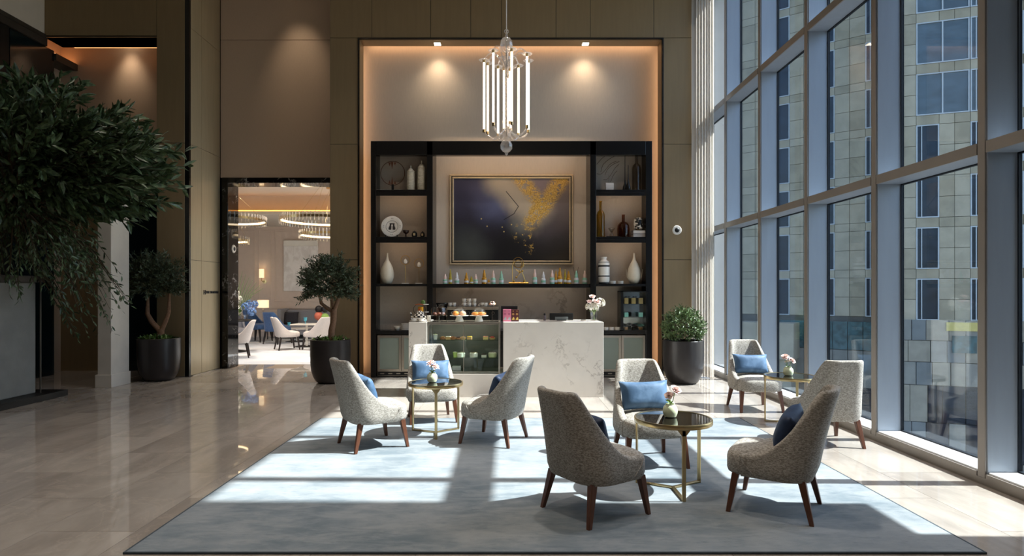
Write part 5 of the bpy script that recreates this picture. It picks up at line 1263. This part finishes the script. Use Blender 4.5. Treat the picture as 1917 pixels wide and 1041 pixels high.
frame_moulding(bx(380), bx(478), bz(565), bz(430)); frame_moulding(bx(484), bx(508), bz(565), bz(430)); frame_moulding(bx(514), bx(700), bz(565), bz(430)); frame_moulding(bx(705), bx(860), bz(565), bz(430))
MB().box(XRL, XRR, YRB - .035, YRB, bz(578), bz(573)).build('dado_rail', M['rest_wall'], wbk, smooth=False, bevel=.008)
frame_moulding(bx(480), bx(530), .15, bz(582)); frame_moulding(bx(535), bx(700), .15, bz(582))
struct(MB().box(XRL, XRR, YRB - .02, YRB, 0, .12).build('baseboard_restaurant', M['rest_wall'], smooth=False))
# window wall on the right of the restaurant (daylight)
rwm = MB().box(XRR, XRR + .2, 12.0, 12.6, 0, RCZ + .7).box(XRR, XRR + .2, 18.6, YRB, 0, RCZ + .7).box(XRR, XRR + .2, 12.6, 18.6, RCZ + .1, RCZ + .7).box(XRR, XRR + .2, 12.6, 18.6, 0, .1)
for y in (14.0, 15.4, 16.9): rwm.box(XRR, XRR + .2, y, y + .12, .1, RCZ + .1)
rw = struct(rwm.build('wall_restaurant_right', M['plaster'], smooth=False))
for a, b in ((12.6, 14.0), (14.12, 15.4), (15.52, 16.9), (17.02, 18.6)): MB().box(XRR + .1, XRR + .11, a, b, .1, RCZ + .1).build('pane', M['pane'], rw, smooth=False)
sh_ = struct(MB().box(XRR - .12, XRR - .1, 14.0, 18.6, .1, RCZ).build('trim_blind', M['curtain'], smooth=False))

# white textured artwork
t = thing('white_relief', 'large white textured relief artwork on the restaurant back wall', 'artwork', (0, YRB - .06, 0))
def relief():
    t_ = NT('white_relief_surface'); v = t_.pos(True); n_ = t_.noise(t_.vmath('MULTIPLY', v, (1, 1, .6)), 4.5, 6, .65, .8)
    t_.bsdf(t_.mix(t_.ss(n_, .4, .6), lin((228, 222, 218)), lin((242, 238, 235))), .7, 0, .3, n_, .35, .04); return t_.m
MB().box(bx(532), bx(596), -.0, .05, bz(545), bz(450)).build('panel', relief(), t, smooth=False, bevel=.01)
MB().box(bx(532), bx(596), -.03, .05, bz(461), bz(450)).build('top_roll', M['white'], t, smooth=False, bevel=.02)
# wall sconce
t = thing('wall_sconce', 'lit wall sconce with cylindrical shade on restaurant wall', 'wall lamp', (bx(493), YRB - .14, bz(512)))
MB().lathe([(.075, -.14), (.078, -.14), (.078, .14), (.075, .14)], 24, cap0=False, cap1=False).build('shade', M['shade'], t)
MB().tube([(0, 0, -.14), (0, 0, -.24), (.03, .06, -.27), (.05, .13, -.27)], .012, 8).build('arm', M['brass'], t); MB().lathe([(.06, 0), (.065, .005), (.065, .02), (.001, .022)], 20, (0, 0, 0)).build('back_plate', M['brass'], t, (.05, .138, -.27)).rotation_euler = (R(90), 0, 0)
MB().sphere((0, 0, 0), .035, 10, 8).build('bulb', M['down'], t)
# table lamp on side table
YLp = 18.6
t = thing('lamp_table', 'small dark table carrying the shaded lamp in the restaurant', 'table', (WX(494, YLp), YLp, 0)); zt = HZ(601.5, YLp)
MB().lathe([(.3, zt - .03), (.36, zt - .03), (.36, zt), (.001, zt)], 32).build('top', M['walnut_dark'], t)
for a in (0, 90, 180, 270): MB().tube([(.28 * math.cos(R(a + 45)), .28 * math.sin(R(a + 45)), 0), (.28 * math.cos(R(a + 45)), .28 * math.sin(R(a + 45)), zt - .03)], .015, 6).build('leg', M['walnut_dark'], t)
t = thing('table_lamp', 'lit table lamp with white drum shade and glass base', 'lamp', (WX(492.5, YLp), YLp, zt)); h0, h1 = HZ(576, YLp) - zt, HZ(562, YLp) - zt
MB().lathe([(.168, h0), (.17, h0), (.17, h1), (.168, h1)], 32, cap0=False, cap1=False).build('shade', M['shade'], t)
MB().lathe([(.09, 0), (.09, .02), (.03, .03), (.035, h0 * .5), (.03, h0 - .04), (.012, h0 - .02), (.012, h0 + .06)], 24).build('base', M['crystal'], t); MB().sphere((0, 0, h0 + .1), .04, 10, 8).build('bulb', M['down'], t)
# ring chandeliers
def ring_light(cx, cy, z, rad, label):
    t = thing('ring_chandelier', label, 'chandelier', (cx, cy, z), 0, 'ring chandeliers with glass rods'); h = .2
    MB().lathe([(rad, -.03), (rad + .012, -.03), (rad + .012, .03), (rad, .03), (rad, -.03)], 64, cap0=False, cap1=False).build('brass_band', M['brass'], t)
    MB().lathe([(rad - .03, -.02), (rad - .008, -.02), (rad - .008, .02), (rad - .03, .02), (rad - .03, -.02)], 64, cap0=False, cap1=False).build('light_strip', M['ring_glow'], t)
    rods = MB(); n_ = int(rad * 72)
    for k in range(n_):
        a = 2 * math.pi * k / n_; x, y = (rad + .024) * math.cos(a), (rad + .024) * math.sin(a)
        rods.tube([(x, y, -.10), (x, y, .10)], .012, 4)
    rods.build('glass_rods', M['chandelier_glass'], t)['kind'] = 'stuff'
    for k in range(3):
        a = 2 * math.pi * k / 3 + .6; MB().tube([(rad * math.cos(a), rad * math.sin(a), .03), (0, 0, RCZ + .55 - z - .02)], .004, 4).build('wire', M['brass'], t)
    MB().lathe([(.001, RCZ + .52 - z), (.11, RCZ + .52 - z), (.11, RCZ + .55 - z), (.001, RCZ + .55 - z)], 24, cap0=False, cap1=False).build('ceiling_plate', M['brass'], t)
def rl(pxe, side, py, d, rad, lab):
    x = WX(pxe, d) + side * rad; ring_light(x, d, HZ(py, d), rad, lab)
rl(492, -1, 412, 14.6, .95, 'ring chandelier cut off by the left jamb, higher one')
rl(530, 1, 413, 14.2, 1.0, 'large ring chandelier seen through the doorway, highest on the right')
rl(564.5, 1, 440, 15.3, .75, 'small ring chandelier below the large one at right of the doorway')
rl(461, -1, 450, 16.0, .7, 'ring chandelier mostly hidden by the left jamb, lower one')
# unseen ceiling lamps added to brighten the restaurant
for k, (x, y) in enumerate(((-5.6, 13.2), (-3.2, 13.2), (-6.4, 14.8), (-4.0, 14.8))):
    downlight(x, y, RCZ + .55, 430, 130, 1, 'added unseen restaurant lamp, %s' % ('near the doorway on the left', 'near the doorway on the right', 'near the cove on the left', 'near the cove on the right')[k], (1, .9, .78), group='added restaurant lamps')
# furniture
def dining(name, label, up, x, y, fx, fy, sc=1.0, cat=None):
    c = make_chair(name, label, up, M['walnut_dark'], 'restaurant dining chairs', zb=.33, ztop=.84, seat_z=.44)
    c.location = (x, y, .002); c.rotation_euler = (0, 0, heading(fx, fy)); c.scale = (sc, sc, sc); return c
dining('dining_chair', 'pale dining chair facing right at the white restaurant tables', M['paleup'], WX(537, 15.2), 15.2, .8, .55)
dining('dining_chair', 'pale dining chair facing left beside the potted olive tree', M['paleup'], WX(594, 15.2), 15.2, -.85, .45)
dining('dining_chair', 'blue armchair facing right near the shaded table lamp', M['blueup'], WX(483, 17.6), 17.6, .95, -.2, 1.12)
dining('dining_chair', 'blue armchair with its back to the doorway', M['blueup'], WX(519, 16.9), 16.9, .35, .93, 1.08)
dining('dining_chair', 'pale grey armchair cropped by the black marble jamb', M['paleup'], WX(444, 13.4), 13.4, -.8, -.3, 1.0)
dining('dining_chair', 'grey armchair behind the flower table', M['grey_fabric'], WX(440, 16.6), 16.6, .5, -.85, 1.0)
def rest_table(px, d, r_, py, label):
    t = thing('bistro_table', label, 'table', (WX(px, d), d, .002), 0, 'white bistro tables'); z = HZ(py, d)
    MB().box(-r_, r_, -r_, r_, z - .03, z).build('top', M['white'], t, smooth=False, bevel=.005); MB().tube([(0, 0, .02), (0, 0, z - .03)], .03, 12).build('column', M['white'], t); MB().box(-.25, .25, -.25, .25, 0, .02).build('foot', M['blackmat'], t, smooth=False)
    return (WX(px, d), d, z + .003)
a1 = rest_table(574, 16.0, .33, 606, 'white square bistro table with a blue glass, nearer one'); a2 = rest_table(556, 17.6, .33, 614, 'white square bistro table with a blue glass, farther one')
for (p, dx, lab) in ((a1, 0.0, 'blue stemmed glass on the nearer bistro table'), (a2, -.2, 'blue stemmed glass on the farther bistro table')):
    tag(MB().lathe([(.035, 0), (.037, .004), (.006, .012), (.006, .06), (.04, .09), (.042, .15), (.055, .17), (.05, .17), (.036, .14), (.001, .09)], 18).build('stemmed_glass', colour('turquoise_glass', (84, 176, 204), .1), None, (p[0] + dx, p[1] - .1, p[2])), lab, 'glass', 'blue stemmed glasses')
t = thing('banquette', 'long grey upholstered banquette against the restaurant wall', 'sofa', (0, 0, .002)); ys_ = 18.55
MB().box(WX(531, 18.9), XRR - .2, ys_, 19.35, .12, .42).build('seat', M['grey_fabric'], t, smooth=False, bevel=.04)
MB().box(WX(531, 18.9), XRR - .2, 19.1, 19.4, .42, HZ(580, 19.1)).build('backrest', M['grey_fabric'], t, smooth=False, bevel=.05)
MB().box(WX(524, 18.9), WX(531, 18.9), ys_ + .1, 19.4, .0, HZ(578, 18.9)).build('end_arm', M['grey_fabric'], t, smooth=False, bevel=.03)
MB().box(WX(531, 18.9), XRR - .2, ys_ + .1, 19.3, 0, .12).build('plinth', M['blackmat'], t, smooth=False)
c_ = tag(link('square_cushion', cushion_mesh(.24, .21, .08, M['charcoal']), None, (WX(545, 19.0), 18.98, .63)), 'charcoal square cushion on the grey banquette', 'cushion'); c_.rotation_euler = (R(-12), 0, 0)
# colourful ornament behind the pale chair
t = thing('colourful_ornament', 'small multicoloured ornament with dark rounded top behind pale chair', 'ornament', (WX(602, 17.4), 17.4, 0)); z0 = HZ(598, 17.4)
MB().tube([(0, 0, 0), (0, 0, z0 - .1)], .03, 8).lathe([(.2, 0), (.2, .02), (.03, .03)], 20).build('pedestal', M['blackmat'], t)
for (x, z, r_, c) in ((-.08, .30, .11, ('ornament_black', (24, 22, 24), .5)), (.1, .30, .10, ('ornament_black', (24, 22, 24), .5)), (-.08, .1, .13, ('ornament_coral', (206, 110, 86), .5)), (.1, .06, .12, ('ornament_lime', (150, 186, 96), .5)), (.0, -.04, .1, ('ornament_orange', (214, 150, 80), .5))): MB().sphere((x, 0, z0 + z), r_, 14, 10).build('bead', colour(*c), t)
# flower table at the left
YF = 14.6
t = thing('pedestal_table', 'dark round pedestal table carrying the hydrangea arrangement', 'table', (WX(440, YF), YF, .002)); zt = HZ(599, YF)
MB().lathe([(.2, zt - .035), (.48, zt - .03), (.49, zt - .004), (.485, zt), (.001, zt)], 40).build('top', M['blackmat'], t); MB().lathe([(.26, 0), (.27, .02), (.05, .06), (.04, zt * .5), (.06, zt - .035)], 24).build('pedestal', M['blackmat'], t)
MB().lathe([(.2, zt * .45), (.3, zt * .47), (.3, zt * .5), (.001, zt * .5)], 32).build('lower_tray', M['blackmat'], t)
t = thing('flower_arrangement', 'blue and white hydrangeas with green stems in glass bowl', 'flowers', (WX(452, YF), YF, zt + .003))
MB().lathe([(.1, 0), (.14, .01), (.16, .12), (.15, .12), (.13, .02), (.001, .015)], 24).build('bowl', M['crystal'], t)
for (x, y, z, r_, m) in ((.12, -.05, .33, .11, 'petal_blue'), (.27, -.04, .2, .12, 'petal_blue'), (.3, .06, .38, .1, 'petal_blue'), (.16, .1, .4, .1, 'petal_blue'), (-.06, -.08, .24, .13, 'petal_white'), (-.1, .05, .5, .12, 'petal_white'), (-.14, .0, .66, .1, 'petal_white')):
    b = MB()
    for k in range(50): d_ = rand_dir(rnd); petals(b, Vector((x, y, z)) + d_ * r_ * .75, 4, r_ * .32, d_, rnd, 1.0, .8, 1.3)
    b.build('hydrangea_head', M[m], t, smooth=False)
b = MB()
for k in range(7): b.tube([(-.05, 0, .1), (-.1 + .05 * k, .02 * k, .6), (.02 + .075 * k, .03 * k, 1.2 - .07 * k)], [.008, .008, .003], 5)
b.build('tall_stems', M['stem'], t)
# door-wall wash and recess wash
downlight(WX(535, YD - .8), YD - .8, CEIL - .001, 70, 52, 1, 'recessed downlight washing the beige wall above the doorway', tilt=26)
downlight(WX(232, YR - .22), YR - .22, RZ + .298, 40, 70, 1, 'recessed downlight in the far left recess', tilt=12)

# ================================================================== OUTSIDE
M['stone'] = mat('facade_stone', (168, 157, 134), .8, 0, .2, .10, 1.2, world=True)
M['stone2'] = mat('facade_stone_warm', (156, 145, 122), .8, 0, .2, .12, 1.2, world=True)
M['joint'] = mat('facade_joint', (96, 92, 84), .9, 0, .1, .1, 2, world=True)
M['wglass'] = mat('facade_window_glass', (30, 38, 48), .25, 0, .3, .35, .7, (1, 1, 2.5), world=True)
M['wglass2'] = mat('facade_window_glass_pale', (84, 96, 102), .25, 0, .3, .2, .7, (1, 1, 2.5), world=True)
M['wframe'] = mat('facade_window_frame', (176, 180, 180), .5, 0, .3, .05, 3, world=True)
M['podium'] = mat('podium_panel', (128, 125, 116), .6, 0, .3, .12, 1.5, world=True)
M['stone3'] = mat('podium_stone', (142, 134, 118), .7, 0, .3, .12, 1.5, world=True)
M['podium2'] = mat('podium_panel_dark', (106, 108, 106), .4, 0, .4, .12, 1.5, world=True)
M['tealglass'] = mat('podium_teal_glass', (52, 84, 88), .08, 0, .6, .4, 2.5, world=True)
M['asphalt'] = mat('street_asphalt', (92, 92, 92), .9, 0, .2, .1, 1, world=True)
tag(MB().box(-60, 120, -60, 140, -12.3, -12.0).build('street', M['asphalt'], smooth=False), 'grey street far below the window wall', 'street')['kind'] = 'structure'
fr_ = random.Random(9)
def facade(name, label, P0, ang, s0, s1, cols, ztop, st, wh, zmax, zmin, extra_seams, depth=12):
    t = thing(name, label, 'building', (P0[0], P0[1], 0), ang)
    MB().box(s0, s1, .06, depth, -12, zmax).build('wall', M['joint'], t, smooth=False)
    pan = {}
    def pn(x0, x1, z0, z1, m):
        w, h = round(x1 - x0 - .03, 3), round(z1 - z0 - .03, 3); key = (w, h, m.name)
        if w < .05 or h < .05: return
        if key not in pan: pan[key] = MB().box(0, w, 0, .06, 0, h).mesh('stone_panel', m, smooth=False)
        link('stone_panel', pan[key], t, (x0 + .015, 0, z0 + .015))
    win = {}
    def window(x0, x1, z0, z1, pale=False, lights=1):
        key = (round(x1 - x0, 3), round(z1 - z0, 3), pale, lights)
        if key not in win:
            w, h = x1 - x0, z1 - z0; f = MB().box(0, w, -.03, .1, 0, .07).box(0, w, -.03, .1, h - .07, h).box(0, .07, -.03, .1, .07, h - .07).box(w - .07, w, -.03, .1, .07, h - .07)
            for k in range(1, lights): f.box(w * k / lights - .04, w * k / lights + .04, -.03, .1, .07, h - .07)
            if lights == 1: f.box(.28, .33, -.02, .08, .07, h - .07)
            win[key] = (f.mesh('window', M['wframe'], smooth=False), MB().box(.07, w - .07, .03, .05, .07, h - .07).mesh('window_pane', M['wglass2'] if pale else M['wglass'], smooth=False))
        o = link('window', win[key][0], t, (x0, 0, z0)); link('window_pane', win[key][1], o)
    zt = ztop
    while zt - wh > zmin: zt -= st
    zt += st
    while zt < zmax + st:
        zb = zt - wh; edges = [s0]
        for c in cols: edges += [c[0], c[1]]
        edges.append(s1)
        wide = name == 'hotel_block' and zt > 13
        for i in range(0, len(edges), 2):
            a, b = edges[i], edges[i + 1]; cut = [a] + [e for e in extra_seams if a + .2 < e < b - .2] + [b]
            if wide and i == 2: continue
            for x0, x1 in zip(cut, cut[1:]):
                pn(x0, x1, zb, zb + wh / 2, fr_.choice((M['stone'], M['stone'], M['stone2']))); pn(x0, x1, zb + wh / 2, zt, fr_.choice((M['stone'], M['stone'], M['stone2'])))
        full = sorted([s0, s1] + [e for c in cols for e in c] + [e for e in extra_seams])
        for x0, x1 in zip(full, full[1:]): pn(x0, x1, zt, zt + st - wh, fr_.choice((M['stone'], M['stone2'])))
        if wide:
            window(cols[0][0], cols[1][0] - .05, zb, zt, True, 2)
            for c in cols[1:]: window(c[0], c[1], zb, zt, True)
        else:
            for c in cols: window(c[0], c[1], zb, zt)
        zt += st
    return t
A = facade('stone_tower', 'beige stone tower with columns of dark windows, seen through middle panes', (24.05, 44.5), math.atan2(-.6, .8), -9.5, 3.7, [(-3.78, -2.65), (-.68, .45), (2.42, 3.55)], 12.7, 3.41, 2.82, 30, -.5, (-8.2, -6.6, -5.2, -1.65, 1.42), 3)
for k in range(9):
    x = -4.5 + k * .97
    MB().box(x + .02, x + .95, -.25, -.05, -2.8, -.75).build('glass_panel', M['tealglass'], A, smooth=False)
    MB().box(x + .02, x + .95, -.2, -.05, -5.5, -2.85).build('podium_panel', M['podium'], A, smooth=False)
MB().box(-6.0, -1.9, -2.4, -.05, -3.6, -.9).build('porch_fascia', M['stone'], A, smooth=False)
MB().box(-6.0, -4.4, -2.2, -.05, -9, -3.6).build('porch_pier', M['stone2'], A, smooth=False); MB().box(-3.2, -2.1, -2.2, -.05, -9, -3.6).build('porch_pier', M['stone2'], A, smooth=False)
MB().box(-9.5, 4.2, -.1, -.02, -9, -5.5).build('podium_glass', M['wglass'], A, smooth=False)
B = facade('hotel_block', 'beige stone block with wide upper windows, seen through nearest panes', (27.26, 38.5), math.atan2(-.323, .946), -1.9, 9.5, [(-.62, .65), (2.34, 3.5), (4.35, 5.1), (7.2, 8.4)], 12.3, 3.33, 2.7, 26, -.5, (1.49, 6.2), 3)
# podium of the second block: mixed panels and windows
z = -.35; rows = [(-.35, -1.7), (-1.7, -3.1), (-3.1, -4.6), (-4.6, -7.0), (-7.0, -9.3), (-9.3, -12)]
for i, (z1, z0) in enumerate(rows):
    x = -1.9; k = 0
    while x < 9.4:
        w = (1.0, .8, 1.25, .9)[(k + i) % 4]; m = (M['podium'], M['stone3'], M['stone3'], M['podium2'])[(k * 3 + i * 2) % 4] if i < 3 else (M['stone3'] if i == 3 and k < 2 else (M['podium2'] if i == 4 and k < 2 else (M['wglass'] if i in (3, 4) else M['podium'])))
        if i == 4 and k % 4 == 3: m = M['podium']
        MB().box(x + .02, min(x + w, 9.5) - .02, -.1 - .03 * ((k + i) % 2), .1, z0 + .02, z1 - .02).build('podium_panel', m, B, smooth=False); x += w; k += 1
MB().box(1.0, 2.75, -.2, -.1, -1.05, -.5).build('yellow_band', mat('yellow_band', (190, 172, 96), .7, world=True), B, smooth=False)
MB().box(1.3, 2.6, -.22, -.12, -2.45, -1.35).build('podium_window', M['tealglass'], B, smooth=False)
# far low block closing the view between tower and curtain
t = thing('glass_tower', 'distant blue grey glass tower between the curtain and the stone tower', 'building', (16.0, 62, 0))
MB().box(-7, 7, 0, 5, -12, 44).build('wall', mat('tower_spandrel', (112, 124, 132), .5, world=True), t, smooth=False)
tg_ = mat('tower_glass', (104, 124, 138), .2, 0, .4, .15, .6, world=True)
band = MB().box(-6.9, 6.9, -.08, 0, 0, 2.5).mesh('glass_band', tg_, smooth=False)
for k in range(16): link('glass_band', band, t, (0, 0, -11 + 3.4 * k))
# thin wall added out of view to block sun from the rug's near end
t = thing('sun_blocker_wall', 'unseen thin wall added outside the window wall to shade the rug', 'building', (0, 0, 0)); struct(t)
MB().box(5.2, 5.42, -14, 4.12, 3.35, 24).build('upper_blocker', M['stone'], t, smooth=False)
MB().box(5.2, 5.42, -14, 3.6, -12, 3.35).build('lower_blocker', M['stone2'], t, smooth=False)
